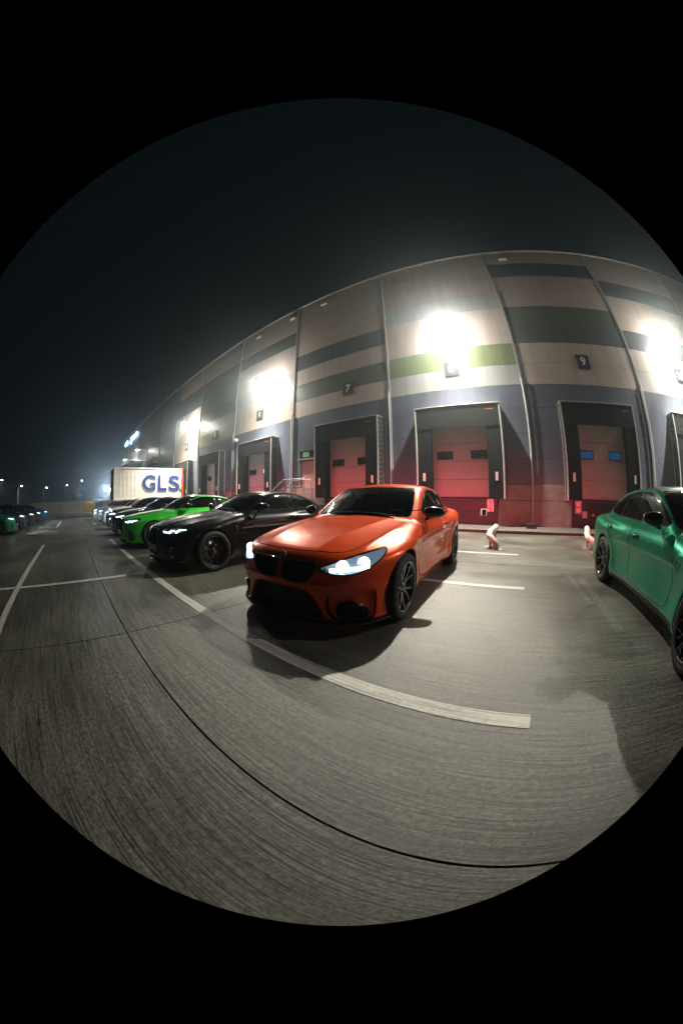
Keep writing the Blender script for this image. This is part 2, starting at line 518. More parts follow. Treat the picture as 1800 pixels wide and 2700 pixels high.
DOCKS = [(10, 11.02), (9, 4.32), (8, -2.41), (7, -8.28), (6, -15.85), (5, -22.5), (4, -29.0), (3, -35.6)]
DOOR_X = [-11.27]
for k in range(-3, 11):
    xr = EDGE0-PITCH*k; xl = xr-PITCH
    cols = bay_cols(k)
    for i in range(12):
        if k in (6, 7, 8, 9, 10) and i < 5:
            continue
        z0, z1 = ROWS[i], ROWS[i+1]
        # leave the dock openings free
        spans = [(xl+.006, xr-.006)]
        for n, cx in DOCKS:
            if z0 < 4.5:
                ns = []
                for a, b in spans:
                    l, r = cx-1.45, cx+1.45
                    if r <= a or l >= b: ns.append((a, b)); continue
                    if l-a > .05: ns.append((a, l))
                    if b-r > .05: ns.append((r, b))
                spans = ns
        for dx in DOOR_X:
            if z0 < 3.4:
                ns = []
                for a, b in spans:
                    l, r = dx-.62, dx+.62
                    if r <= a or l >= b: ns.append((a, b)); continue
                    if l-a > .05: ns.append((a, l))
                    if b-r > .05: ns.append((r, b))
                spans = ns
        for a, b in spans:
            me = MB().box(a, b, WALL_Y, WALL_Y+.12, z0+.005, z1-.005, bev=.006).mesh('wall_panel')
            link('wall_panel', me, wh, [cols[i]])
    # bay profile (cover strip with drip edge) between bays
    MB().box(xr-.055, xr+.055, WALL_Y-.07, WALL_Y-.001, 1.90, 15.30, bev=.01).build('cover_profile', MT['clad_grey'] if k < 5 else MT['clad_dark'], wh)
    if k < 6:
        f = MB()
        f.tube([(xr+.0, WALL_Y-.15, 0.10), (xr, WALL_Y-.15, 6.5), (xr, WALL_Y-.06, 6.62)], .042, 8)
        f.build('downpipe', MT['clad_grey'], wh)
MB().box(-73, 21, WALL_Y+.125, WALL_Y+6.0, 0.0, 15.30).build('wall_core', MT['backing'], wh)
# base panels of pre-cast concrete
x = -46.0
for k in range(-3, 7):
    xr = EDGE0-PITCH*k; xl = xr-PITCH
    spans = [(xl, xr)]
    for n, cx in DOCKS:
        ns = []
        for a, b in spans:
            l, r = cx-1.62, cx+1.66
            if r <= a or l >= b: ns.append((a, b)); continue
            if l-a > .05: ns.append((a, l))
            if b-r > .05: ns.append((r, b))
        spans = ns
    for a, b in spans:
        for q0, q1 in ((0.09, 1.17), (1.19, 1.84)):
            MB().box(a+.008, b-.008, WALL_Y-.03, WALL_Y+.12, q0, q1, bev=.01).build('base_panel', MT['base_wall'], wh)
MB().box(-73, 21, WALL_Y-.06, WALL_Y+.2, 15.36, 15.46, bev=.01).build('parapet_flashing', MT['trim'], wh)
for xs in (-13.1, -10.2, -17.0, 2.0):
    MB().box(xs-.25, xs+.25, WALL_Y-.18, WALL_Y-.002, 14.55, 14.72, bev=.01).build('overflow_spout', MT['trim'], wh)
# recessed lower storey and canopy at the far end
MB().box(-73, -39.4, WALL_Y+.02, WALL_Y+.12, 0, 7.3).build('recessed_wall', MT['dark_roof'], wh)
MB().box(-62, -45.6, WALL_Y-3.2, WALL_Y-.01, 7.10, 7.55, bev=.03).build('canopy', MT['dark_roof'], wh)
MB().box(-45.5, -39.3, WALL_Y-.9, WALL_Y-.01, 6.45, 7.28, bev=.03).build('canopy', MT['clad_dark'], wh)

# sectional dock doors, set back in their openings
def dock_door(n, cx, kind):
    y = WALL_Y+.055
    d = empty('dock_door'); d.parent = wh
    for s in (-1, 1):
        xx = cx+s*1.47
        MB().box(min(xx, xx-s*.06), max(xx, xx-s*.06), WALL_Y+.03, WALL_Y+.12, 1.26, 4.52).build('jamb', MT['black'], d)
    MB().box(cx-1.47, cx+1.47, WALL_Y+.03, WALL_Y+.12, 4.52, 4.58).build('lintel', MT['black'], d)
    zs = [1.28, 2.07, 2.87, 3.67, 4.50]
    for a, b in zip(zs[:-1], zs[1:]):
        MB().box(cx-1.40, cx+1.40, y, y+.06, a+.006, b-.006, bev=.008).build('door_panel', MT['door'], d)
    for s in (-1, 1):
        wx = cx+s*.80
        fr = MB()
        fr.box(wx-.39, wx+.39, y-.022, y-.001, 2.95, 3.34, bev=.02)
        fr.build('window_frame', MT['black'], d)
        pm = MT['pane'] if kind == 0 else (MT['window_blue'] if kind == 1 else MT['window_lit'])
        if kind == 2 and s < 0: pm = MT['pane']
        MB().box(wx-.34, wx+.34, y-.030, y-.024, 3.00, 3.29).build('pane', pm, d)
    return d
for n, cx in DOCKS:
    dock_door(n, cx, {9: 1, 6: 2}.get(n, 0))
    # leveller pit under the door
    lv = empty('dock_leveller'); lv.parent = wh
    MB().box(cx-1.60, cx+1.60, WALL_Y-.02, WALL_Y+.4, 0.72, 1.25).build('leveller_face', MT['black'], lv)
    MB().box(cx-1.45, cx+1.45, WALL_Y-.10, WALL_Y-.022, 1.16, 1.245, bev=.01).build('lip_plate', MT['dark_roof'], lv)
    MB().box(cx-1.45, cx+1.45, WALL_Y-.09, WALL_Y-.022, 0.58, 0.70, bev=.01).build('leveller_beam', MT['dark_roof'], lv)
    MB().box(cx-.62, cx-.47, WALL_Y-.096, WALL_Y-.091, 0.60, 0.69).build('marker', MT['amber'], lv)
    MB().box(cx-1.60, cx+1.64, WALL_Y+.05, WALL_Y+.4, 0.0, 0.71).build('pit_face', MT['black'], lv)
    for s in (-1, 1):
        xx = cx+s*1.02
        MB().box(xx-.12, xx+.12, WALL_Y-.20, WALL_Y-.1, 0.52, 0.80, bev=.015).build('buffer', MT['tag'], lv)
        fx = cx+s*1.74
        MB().box(fx-.10, fx+.10, WALL_Y-.06, WALL_Y-.031, 0.09, 1.02, bev=.008).build('edge_angle', MT['base_wall'], lv)

def dock_shelter(n, cx):
    lab = {10: 'black dock shelter cut by the right edge of the photo below sign 10',
           9: 'black dock shelter below sign 9, behind the dark green saloon',
           8: 'black dock shelter below sign 8, right behind the orange coupe',
           7: 'black dock shelter below sign 7, beside the grey steel steps',
           6: 'black dock shelter below sign 6, its door showing one bright lit window',
           5: 'black dock shelter below sign 5, over the black and bright green cars',
           4: 'black dock shelter below sign 4 with the white freight container docked to it',
           3: 'dark dock shelter farthest along the wall, behind the white container'}[n]
    t = empty('dock_shelter', lab, 'dock shelter', (cx, WALL_Y, 0), 0, 'dock shelters along the warehouse wall')
    hw, top, d = 1.98, 5.26, .62
    bot = 1.24
    # front curtains
    MB().box(-hw+.05, hw-.05, -d, -d+.02, 4.28, top-.04).build('head_curtain', MT['curtain'], t)
    for s in (-1, 1):
        a, b = sorted((s*(hw-.05), s*1.26))
        MB().box(a, b, -d+.024, -d+.044, bot, 4.30).build('side_curtain', MT['curtain'], t)
        # pleated flank
        m = MB(); v = []; q = []
        N = 34
        for i in range(N+1):
            z = bot+.05+(top-.1-bot)*i/N
            off = .03*(i % 2)
            for yy in (-d+.03, -.01):
                v.append((s*(hw-.02-off), yy, z))
        for i in range(N):
            q.append((2*i, 2*i+1, 2*i+3, 2*i+2))
        m.add(v, q).build('pleated_flank', MT['pleat'], t)
        # aluminium edge rail
        a, b = sorted((s*hw, s*(hw-.07)))
        MB().box(a, b, -d-.012, -d+.03, bot-.02, top, bev=.006).build('edge_rail', MT['trim'], t)
        MB().box(a, b, -.05, -.002, bot-.02, top, bev=.006).build('rear_rail', MT['trim'], t)
        tx = s*1.62
        MB().box(tx-.058, tx+.058, -d+.006, -d+.022, 1.97, 2.32).build('guide_tag', MT['tag'], t)
    MB().box(-hw-.01, hw+.01, -d-.03, -.002, top, top+.035, bev=.008).build('top_cover', MT['trim'], t)
    # tiny maker's plate at the top right corner
    MB().box(1.30, 1.68, -d-.006, -d-.001, 4.98, 5.03).build('maker_plate', MT['red_frame'], t)
    return t
for n, cx in DOCKS:
    dock_shelter(n, cx)

SIGN_AT = {10: 'cut by the right edge of the photo', 9: 'on the plain cream panel right of the green stripe',
           8: 'straight under the largest glaring floodlight and green stripe', 7: 'on the dark green stripe left of the green panel',
           6: 'left of the side door with the exit sign', 5: 'on the dim olive panel over the bright green car', 4: 'smallest, above the container end'}
def number_sign(n, cx, cz):
    t = empty('number_sign', 'dark sign with white number %d, %s' % (n, SIGN_AT[n]), 'sign', (cx, WALL_Y, cz), 0, 'dock number signs on the wall')
    MB().box(-.36, .36, -.05, -.001, -.37, .37, bev=.008).build('plate', MT['sign_dark'], t)
    me = text_mesh(str(n), .60, .004, .014, 'digit')
    o = link('digit', me, t, MT['letter_white'])
    o.rotation_euler = (pi/2, 0, 0); o.location = (0, -.056, 0.0)
for n, cx, cz in ((10, 11.12, 7.52), (9, 4.28, 7.47), (8, -2.52, 7.36), (7, -8.38, 7.33), (6, -15.97, 7.30), (5, -22.5, 7.0), (4, -28.9, 6.95)):
    number_sign(n, cx, cz)

# personnel door with exit sign, steps and rails
dr = empty('side_door'); dr.parent = wh
MB().box(-11.80, -10.72, WALL_Y+.04, WALL_Y+.10, 1.25, 3.42).build('door_leaf', MT['red_door'], dr)
for a, b in ((-11.89, -11.80), (-10.72, -10.65)):
    MB().box(a, b, WALL_Y-.02, WALL_Y+.24, 1.25, 3.46, bev=.006).build('door_frame', MT['clad_blue'], dr)
MB().box(-11.80, -10.72, WALL_Y-.02, WALL_Y+.24, 3.42, 3.46).build('door_head', MT['clad_blue'], dr)
MB().box(-12.0, -10.6, WALL_Y-.14, WALL_Y-.002, 3.53, 3.57, bev=.006).build('drip_cap', MT['trim'], dr)
MB().tube([(-10.86, WALL_Y+.04, 2.25), (-10.86, WALL_Y-.02, 2.25), (-11.0, WALL_Y-.02, 2.25)], .012, 6).build('handle', MT['steel'], dr)
ex = empty('exit_sign', 'small lit exit sign above the side door between docks 6 and 7', 'sign', (-11.40, WALL_Y, 3.83))
MB().box(-.23, .23, -.07, -.001, -.14, .14, bev=.01).build('sign_case', MT['exit_lit'], ex)
MB().box(.10, .21, -.076, -.071, -.11, .11).build('arrow_panel', MT['exit_green'], ex)
MB().box(-.20, .04, -.076, -.071, -.02, .05).build('figure_panel', MT['exit_green'], ex)

st = empty('access_steps', 'concrete steps with grey tubular handrails leading to the side door', 'steps', (0, 0, 0))
MB().box(-11.0, -9.9, 10.95, 12.60, 0.09, 1.24, bev=.01).build('landing', MT['base_wall'], st)
for i in range(6):
    MB().box(-11.0-.28*(i+1), -11.004-.28*i, 10.95, 12.3, 0.09, 1.24-.19*(i+1), bev=.008).build('tread', MT['base_wall'], st)
def rail(y, x0, x1, xe, z):
    r = MB()
    low = z-1.32
    r.tube([(x0-.55, y, low+.10), (x0, y, z-.66+.12), (x1, y, z), (xe, y, z)], .024, 8)
    for dz in (.36, .72):
        r.tube([(x0-.2, y, z-.66-.14+.12-dz*.9), (x1+.01, y, z-dz), (xe, y, z-dz)], .013, 6)
    for xx, zz in ((x0-.3, z-.92), (x1+.14, z-.02), (xe-.03, z-.02)):
        r.tube([(xx, y, .1), (xx, y, zz)], .018, 6)
    return r
rail(10.98, -12.5, -11.6, -10.0, 2.26).build('handrail', MT['galv'], st)
rail(12.28, -13.1, -12.05, -10.7, 2.3).build('handrail', MT['galv'], st)

# dock control boxes, traffic signals
def signal_box(cx, lab, rot=1):
    t = empty('signal_box', lab, 'signal', (cx, WALL_Y-.06, 0.95), 0, 'dock signal boxes')
    MB().box(-.16, .16, -.12, 0, -.27, .27, bev=.015).build('case', MT['galv'], t)
    for z in (.13, -.14):
        MB().lathe([(0.0, -.165), (.045, -.160), (.06, -.125)], 14, 'y', (0, 0, z)).build('lamp', MT['signal_red'], t)
signal_box(-1.12+.0, 'grey two lamp red signal box beside dock 8 above the pit')
signal_box(2.98, 'two lamp red signal box at the left of dock 9')
cb = MB().box(-1.56, -1.30, WALL_Y-.20, WALL_Y-.09, .52, .79, bev=.012).build('control_box', MT['tag'])
tag(cb, 'small pale control box left of the dock 8 signal', 'control box')
gr = MB().box(.5, .92, 11.55, 12.0, .105, .30, bev=.02).build('drain_box', MT['black'])
tag(gr, 'low black drain box at the foot of the wall between docks 8 and 9', 'drain box')

# CCTV camera
cc = empty('security_camera', 'white security camera on the downpipe between docks 5 and 6', 'camera', (-18.75, WALL_Y-.1, 5.85))
MB().box(-.35, -.02, -.10, .1, -.12, .12, bev=.02).build('bracket', MT['white'], cc)
MB().lathe([(0, .0), (.13, .02), (.16, -.08), (.15, -.16), (.09, -.26), (0, -.29)], 14, 'z', (.14, -.12, 0.05)).build('dome', MT['white'], cc)

# ------------------------------------------------------------------ wall floodlights
def floodlight(x, z, lab, power=1.0, out=1.05, spill=1.0):
    t = empty('wall_floodlight', lab, 'floodlight', (x, WALL_Y, z), 0, 'floodlights on the warehouse wall')
    MB().tube([(0, 0, .10), (0, -out+.1, .14)], .028, 8).box(-.12, .12, -.04, 0, -.02, .22).build('bracket', MT['galv'], t)
    MB().box(-.24, .24, -out-.42, -out-.03, .06, .16, bev=.03).build('housing', MT['galv'], t)
    MB().box(-.21, .21, -out-.39, -out-.05, .03, .058, bev=.008).build('lens', MT['lamp_lens'], t)
    # asymmetric beam thrown out over the yard, and the lamp's weak spill round its head
    for e, ang, tilt in ((BEAM_MAIN, 86, -13), (BEAM_WIDE, 144, -20)):
        ld = bpy.data.lights.new('flood_beam', 'SPOT')
        ld.energy = e*power
        ld.color = (1.0, 0.935, 0.775)
        ld.shadow_soft_size = .09
        ld.spot_size = radians(ang)
        ld.spot_blend = 1.0
        lo = bpy.data.objects.new('flood_beam', ld)
        COL.objects.link(lo); lo.parent = t
        lo.location = (0, -out-.2, -.03)
        lo.rotation_euler = (radians(tilt), 0, 0)
    lp = bpy.data.lights.new('flood_spill', 'POINT')
    lp.energy = SPILL*spill
    lp.color = (1.0, 0.97, 0.88)
    lp.shadow_soft_size = .14
    lo = bpy.data.objects.new('flood_spill', lp)
    COL.objects.link(lo); lo.parent = t
    lo.location = (0, -out+.12, 0.0)
    return t
floodlight(10.35, 9.25, 'glaring floodlight high on the wall at the right edge above sign 10', 1.4)
floodlight(-2.35, 9.2, 'largest glaring floodlight, high on the wall above sign 8', 1.0)
floodlight(-14.8, 9.3, 'second glaring floodlight, on the wall above sign 6', 1.15, spill=1.25)
floodlight(-27.4, 9.1, 'third floodlight from the right, on the wall above sign 4', 1.8, spill=1.1)
floodlight(-47.0, 9.4, 'smaller floodlight on the far end of the wall above the canopy', 2.4, 1.4, .22)
floodlight(-58.5, 9.4, 'smallest floodlight, farthest along the wall beyond the container', 1.6, 1.4, .2)
#@@CARS@@
# ------------------------------------------------------------------ car body modelling
def pchip(pts):
    x = np.array([p[0] for p in pts], float); y = np.array([p[1] for p in pts], float)
    h = np.diff(x); d = np.diff(y)/h
    m = np.zeros_like(y)
    for i in range(1, len(x)-1):
        if d[i-1]*d[i] > 0:
            w1, w2 = 2*h[i]+h[i-1], h[i]+2*h[i-1]
            m[i] = (w1+w2)/(w1/d[i-1]+w2/d[i])
    m[0], m[-1] = d[0], d[-1]
    def f(q):
        q = np.asarray(q, float)
        i = np.clip(np.searchsorted(x, q)-1, 0, len(h)-1)
        t = np.clip((q-x[i])/h[i], 0, 1)
        return ((2*t**3-3*t**2+1)*y[i]+(t**3-2*t**2+t)*h[i]*m[i]+(-2*t**3+3*t**2)*y[i+1]+(t**3-t**2)*h[i]*m[i+1])
    return f

def smax(a, b, k):
    h = np.clip(.5+.5*(a-b)/k, 0, 1)
    return b+(a-b)*h+k*h*(1-h)
def smin(a, b, k):
    return -smax(-a, -b, k)

def chaikin(P, n=2):
    P = [np.array(p, float) for p in P]
    for _ in range(n):
        Q = []
        for i in range(len(P)):
            a, b = P[i], P[(i+1) % len(P)]
            Q += [a*.75+b*.25, a*.25+b*.75]
        P = Q
    return np.array(P)

def sdpoly(P, a, b):
    """signed distance (negative inside) from points (a,b) to polygon P"""
    P = np.asarray(P, float)
    pts = np.stack([a, b], -1)
    d = np.full(len(a), 1e9); inside = np.zeros(len(a), bool)
    n = len(P)
    for i in range(n):
        p, q = P[i], P[(i+1) % n]
        e = q-p
        w = pts-p
        t = np.clip((w@e)/max(1e-12, e@e), 0, 1)
        d = np.minimum(d, ((w-t[:, None]*e)**2).sum(1))
        c = (p[1] > b) != (q[1] > b)
        if abs(e[1]) > 1e-12:
            inside ^= c & (a < p[0]+(b-p[1])*e[0]/e[1])
    d = np.sqrt(d)
    return np.where(inside, -d, d)

class Shell:
    def __init__(s, V, N, F):
        s.V, s.N, s.F = V, N, F
    def split(s, val):
        """returns (inside val<0, outside) shells sharing one vertex pool"""
        val = np.where(np.abs(val) < 1e-6, 1e-6, val)
        neg = val < 0
        V = list(s.V); N = list(s.N); cache = {}
        A = []; B = []
        nl = neg.tolist(); vl = val.tolist()
        def cut(i, j):
            k = (i, j) if i < j else (j, i)
            if k not in cache:
                a, b = k
                t = vl[a]/(vl[a]-vl[b])
                V.append(s.V[a]+(s.V[b]-s.V[a])*t)
                n = s.N[a]+(s.N[b]-s.N[a])*t
                N.append(n/max(1e-9, np.linalg.norm(n)))
                cache[k] = len(V)-1
            return cache[k]
        for f in s.F:
            c = sum(nl[i] for i in f)
            if c == len(f): A.append(f)
            elif c == 0: B.append(f)
            else:
                pa = []; pb = []
                for q in range(len(f)):
                    i, j = f[q], f[(q+1) % len(f)]
                    (pa if nl[i] else pb).append(i)
                    if nl[i] != nl[j]:
                        k = cut(i, j)
                        pa.append(k); pb.append(k)
                if len(pa) > 2: A.append(tuple(pa))
                if len(pb) > 2: B.append(tuple(pb))
        V = np.array(V); N = np.array(N)
        return Shell(V, N, A), Shell(V, N, B)
    def compact(s):
        used = sorted({i for f in s.F for i in f})
        mp = {o: n for n, o in enumerate(used)}
        return Shell(s.V[used], s.N[used], [tuple(mp[i] for i in f) for f in s.F])
    def boundary(s):
        e = {}
        for f in s.F:
            for q in range(len(f)):
                a, b = f[q], f[(q+1) % len(f)]
                if (b, a) in e: del e[(b, a)]
                else: e[(a, b)] = 1
        return list(e)

def shell_mesh(name, sh, mirror=None, inset=0.0, rim=0.0, rim_slot=1, push=None, flip=False):
    """mirror: None (as is, +x), 'neg' (-x copy), 'both' (merged). inset along -N, rim wall depth along -N from outer edge"""
    sh = sh.compact()
    V = sh.V - sh.N*inset
    if push is not None: V = V+np.array(push)
    Vs = [V]; Ns = [sh.N]; Fs = list(sh.F); MI = [0]*len(sh.F)
    off = len(V)
    if rim or inset or push is not None:
        be = sh.boundary()
        be = [(a, b) for a, b in be if not (abs(sh.V[a][0]) < 1e-5 and abs(sh.V[b][0]) < 1e-5)]
        depth = rim or inset
        rv = []; rn = []
        for a, b in be:
            pa, pb = sh.V[a], sh.V[b]
            if push is not None and not rim:
                qa, qb = V[a], V[b]
            else:
                qa, qb = pa-sh.N[a]*depth, pb-sh.N[b]*depth
            n = np.cross(pb-pa, qa-pa); l = np.linalg.norm(n)
            n = n/l if l > 1e-12 else np.array([0, 0, 1.])
            if inset or push is not None: n = -n
            k = off+len(rv)
            rv += [pa, pb, qb, qa]; rn += [n]*4
            Fs.append((k, k+1, k+2, k+3) if not (inset or push is not None) else (k+3, k+2, k+1, k)); MI.append(rim_slot)
        if rv:
            Vs.append(np.array(rv)); Ns.append(np.array(rn))
    V = np.concatenate(Vs); N = np.concatenate(Ns)
    if mirror in ('neg', 'both'):
        V2 = V*[-1, 1, 1]; N2 = N*[-1, 1, 1]; F2 = [f[::-1] for f in Fs]
        if mirror == 'neg': V, N, Fs = V2, N2, F2
        else:
            n0 = len(V)
            # weld the centre line
            V = np.concatenate([V, V2]); N = np.concatenate([N, N2])
            centre = np.abs(V[:n0, 0]) < 1e-5
            Fs = Fs+[tuple(i if centre[i] else i+n0 for i in f) for f in F2]
            MI = MI+MI
    me = bpy.data.meshes.new(name)
    me.from_pydata(V.tolist(), [], Fs)
    me.polygons.foreach_set('material_index', MI)
    me.polygons.foreach_set('use_smooth', [True]*len(Fs))
    me.update()
    if len(me.vertices) == len(N):
        me.normals_split_custom_set_from_vertices(N.tolist())
    return me

class CarShape:
    def __init__(s, sp):
        s.sp = sp
        s.Tc = pchip(sp['top']); s.w = pchip(sp['plan']); s.Cc = pchip(sp['roof']); s.cw = pchip(sp['cabin_w'])
        s.prof = pchip(sp['side']); s.fp = pchip(sp['front_prof']); s.rp = pchip(sp['rear_prof'])
        s.yF, s.yR = sp['yF'], sp['yR']
        s.fa, s.fb = sp.get('front_plan', (.223, .633))
        s.ra, s.rb = sp.get('rear_plan', (.15, .50))
    def plan(s, x): return s.fa*x**2+s.fb*np.abs(x)**6
    def rplan(s, x): return s.ra*x**2+s.rb*np.abs(x)**6
    def Fy(s, x, z): return s.yF+s.plan(np.asarray(x, float))+s.fp(z)
    def Ry(s, x, z): return s.yR-s.rplan(np.asarray(x, float))-s.rp(z)
    def W(s, y, z):
        sp = s.sp
        rise = sp.get('rise', .025)
        zz = z-rise*np.clip((y-.8), -1.2, 2.2)
        w = s.w(y)+s.prof(zz)
        for ya, amp in ((0, sp['flare'][0]), (sp['wb'], sp['flare'][1])):
            d = np.sqrt((y-ya)**2+(z-sp['wr'])**2)
            w = w+amp*np.exp(-((d-.40)/.12)**2)
        # crease along the flank
        zc = sp.get('crease', .76)+rise*.8*(y-.9)
        w = w+.012*np.exp(-np.abs(z-zc)/.035)*np.clip((y+.2)/.5, 0, 1)
        return w
    def T(s, x, y):
        sp = s.sp
        fade = np.clip((.9-y)/1.7, 0, 1)
        y2 = y-s.plan(x)*fade*.9
        fr = np.clip((y-2.6)/.9, 0, 1)
        y2 = y2+s.rplan(x)*fr*.8
        t = s.Tc(y2)-sp['crown']*(x/.8)**2
        # bonnet ridges
        for xr, amp, wd in sp.get('ridges', []):
            xx = xr(y) if callable(xr) else xr
            t = t+amp*np.exp(-np.sqrt(((np.abs(x)-xx)/wd)**2+.02))*np.clip((.9-y)/.3, 0, 1)*np.clip((y+.75)/.35, 0, 1)
        return t
    def f(s, x, y, z):
        sp = s.sp
        ax = np.abs(x)
        lo = smax(z-s.T(ax, y), ax-s.W(y, z), sp.get('k_top', .075))
        lo = smax(lo, s.Fy(ax, z)-y, .085)
        lo = smax(lo, y-s.Ry(ax, z), .09)
        lo = smax(lo, sp['zb']-z, .05)
        a = np.interp(y, [.2, 1.6, 2.4, 3.4], [.24, .10, -.06, -.26])
        y2 = y-a*ax**2
        zc = s.Cc(y2)-.055*(ax/.6)**2
        cw = s.cw(y)-sp.get('tumble', .36)*(z-.95)-.10*np.clip(z-.95, 0, 1)**2
        ca = smax((z-zc)*.75, ax-cw, .075)
        ca = smax(ca, .7-z, .02)
        return smin(lo, ca, .035)
    def surface(s, h):
        y0, y1 = s.yF-.08, s.yR+.08
        xs = np.arange(-h/2, 1.06, h); ys = np.arange(y0, y1+h, h); zs = np.arange(s.sp['zb']-.06, s.sp['H']+.08, h)
        X, Y, Z = np.meshgrid(xs, ys, zs, indexing='ij')
        D = s.f(X, Y, Z)
        S = D < 0
        nx, ny, nz = D.shape
        acc = np.zeros((nx-1, ny-1, nz-1, 3)); cnt = np.zeros((nx-1, ny-1, nz-1))
        sh = lambda i, n: slice(i, n-1+i)
        corner = lambda c: D[sh(c[0], nx), sh(c[1], ny), sh(c[2], nz)]
        for ax in range(3):
            o = [i for i in range(3) if i != ax]
            for p in (0, 1):
                for q in (0, 1):
                    c0 = [0, 0, 0]; c0[o[0]] = p; c0[o[1]] = q
                    c1 = list(c0); c1[ax] = 1
                    a, b = corner(c0), corner(c1)
                    m = (a < 0) != (b < 0)
                    t = np.where(m, a/np.where(m, a-b, 1), 0)
                    for k in range(3):
                        acc[..., k] += np.where(m, (c0[k] if k != ax else t), 0)
                    cnt += m
        act = cnt > 0
        idx = -np.ones(act.shape, int); idx[act] = np.arange(act.sum())
        I, J, K = np.nonzero(act)
        off = acc[act]/cnt[act][:, None]
        P = np.stack([xs[I]+off[:, 0]*h, ys[J]+off[:, 1]*h, zs[K]+off[:, 2]*h], 1)
        cen = I == 0
        P[cen, 0] = 0
        F = []
        for ax in range(3):
            o = [(ax+1) % 3, (ax+2) % 3]
            sl0 = [slice(None)]*3; sl1 = [slice(None)]*3
            sl0[ax] = slice(0, -1); sl1[ax] = slice(1, None)
            a, b = S[tuple(sl0)], S[tuple(sl1)]
            E = np.stack(np.nonzero(a != b), 1)
            for e in E:
                e = e.tolist()
                if e[o[0]] == 0 or e[o[1]] == 0: continue
                if e[o[0]] >= idx.shape[o[0]] or e[o[1]] >= idx.shape[o[1]]: continue
                q = []
                for da, db in ((-1, -1), (0, -1), (0, 0), (-1, 0)):
                    c = list(e); c[o[0]] += da; c[o[1]] += db
                    q.append(int(idx[c[0], c[1], c[2]]))
                if min(q) < 0: continue
                if not S[tuple(e)]: q = q[::-1]
                F.append(tuple(q))
        for it in range(5):
            g, v = s.grad(P)
            P = P-np.clip(v/np.maximum(1e-6, (g**2).sum(1)), -.02, .02)[:, None]*g
            P[cen, 0] = 0
        g, v = s.grad(P)
        g[cen, 0] = 0
        N = g/np.linalg.norm(g, axis=1)[:, None]
        return Shell(P, N, F)
    def grad(s, P):
        e = 1.5e-3
        g = np.zeros_like(P)
        for k in range(3):
            d = np.zeros(3); d[k] = e
            A = P+d; B = P-d
            g[:, k] = (s.f(A[:, 0], A[:, 1], A[:, 2])-s.f(B[:, 0], B[:, 1], B[:, 2]))/(2*e)
        return g, s.f(P[:, 0], P[:, 1], P[:, 2])
    def snap(s, x, y, z, it=6):
        P = np.array([[x, y, z]], float)
        for _ in range(it):
            g, v = s.grad(P)
            P = P-(v/np.maximum(1e-6, (g**2).sum(1)))[:, None]*g
        g, v = s.grad(P)
        return P[0], g[0]/np.linalg.norm(g[0])
    def at_front(s, u, z):
        lo, hi = 0., 1.2
        for _ in range(40):
            m = (lo+hi)/2
            if m+s.plan(m) < u: lo = m
            else: hi = m
        p, n = s.snap(lo, float(s.Fy(lo, z)), z)
        return p, n

def add_sweep(mb, path, w, d, mi=0):
    """rectangular bar: path of (point, tangent-side vector), widths and depths per point; depth along -x"""
    v = []; f = []
    for (p, sv), ww, dd in zip(path, w, d):
        p = Vector(p); sv = Vector(sv).normalized()
        for sx, dx in ((-1, 0), (1, 0), (1, -1), (-1, -1)):
            v.append(p+sv*(sx*ww/2)+Vector((dx*dd, 0, 0)))
    n = len(path)
    for i in range(n-1):
        for k in range(4):
            a = i*4+k; b = i*4+(k+1) % 4
            f.append((a, b, b+4, a+4))
    f += [(3, 2, 1, 0), (4*n-4, 4*n-3, 4*n-2, 4*n-1)]
    mb.add(v, f, mi)

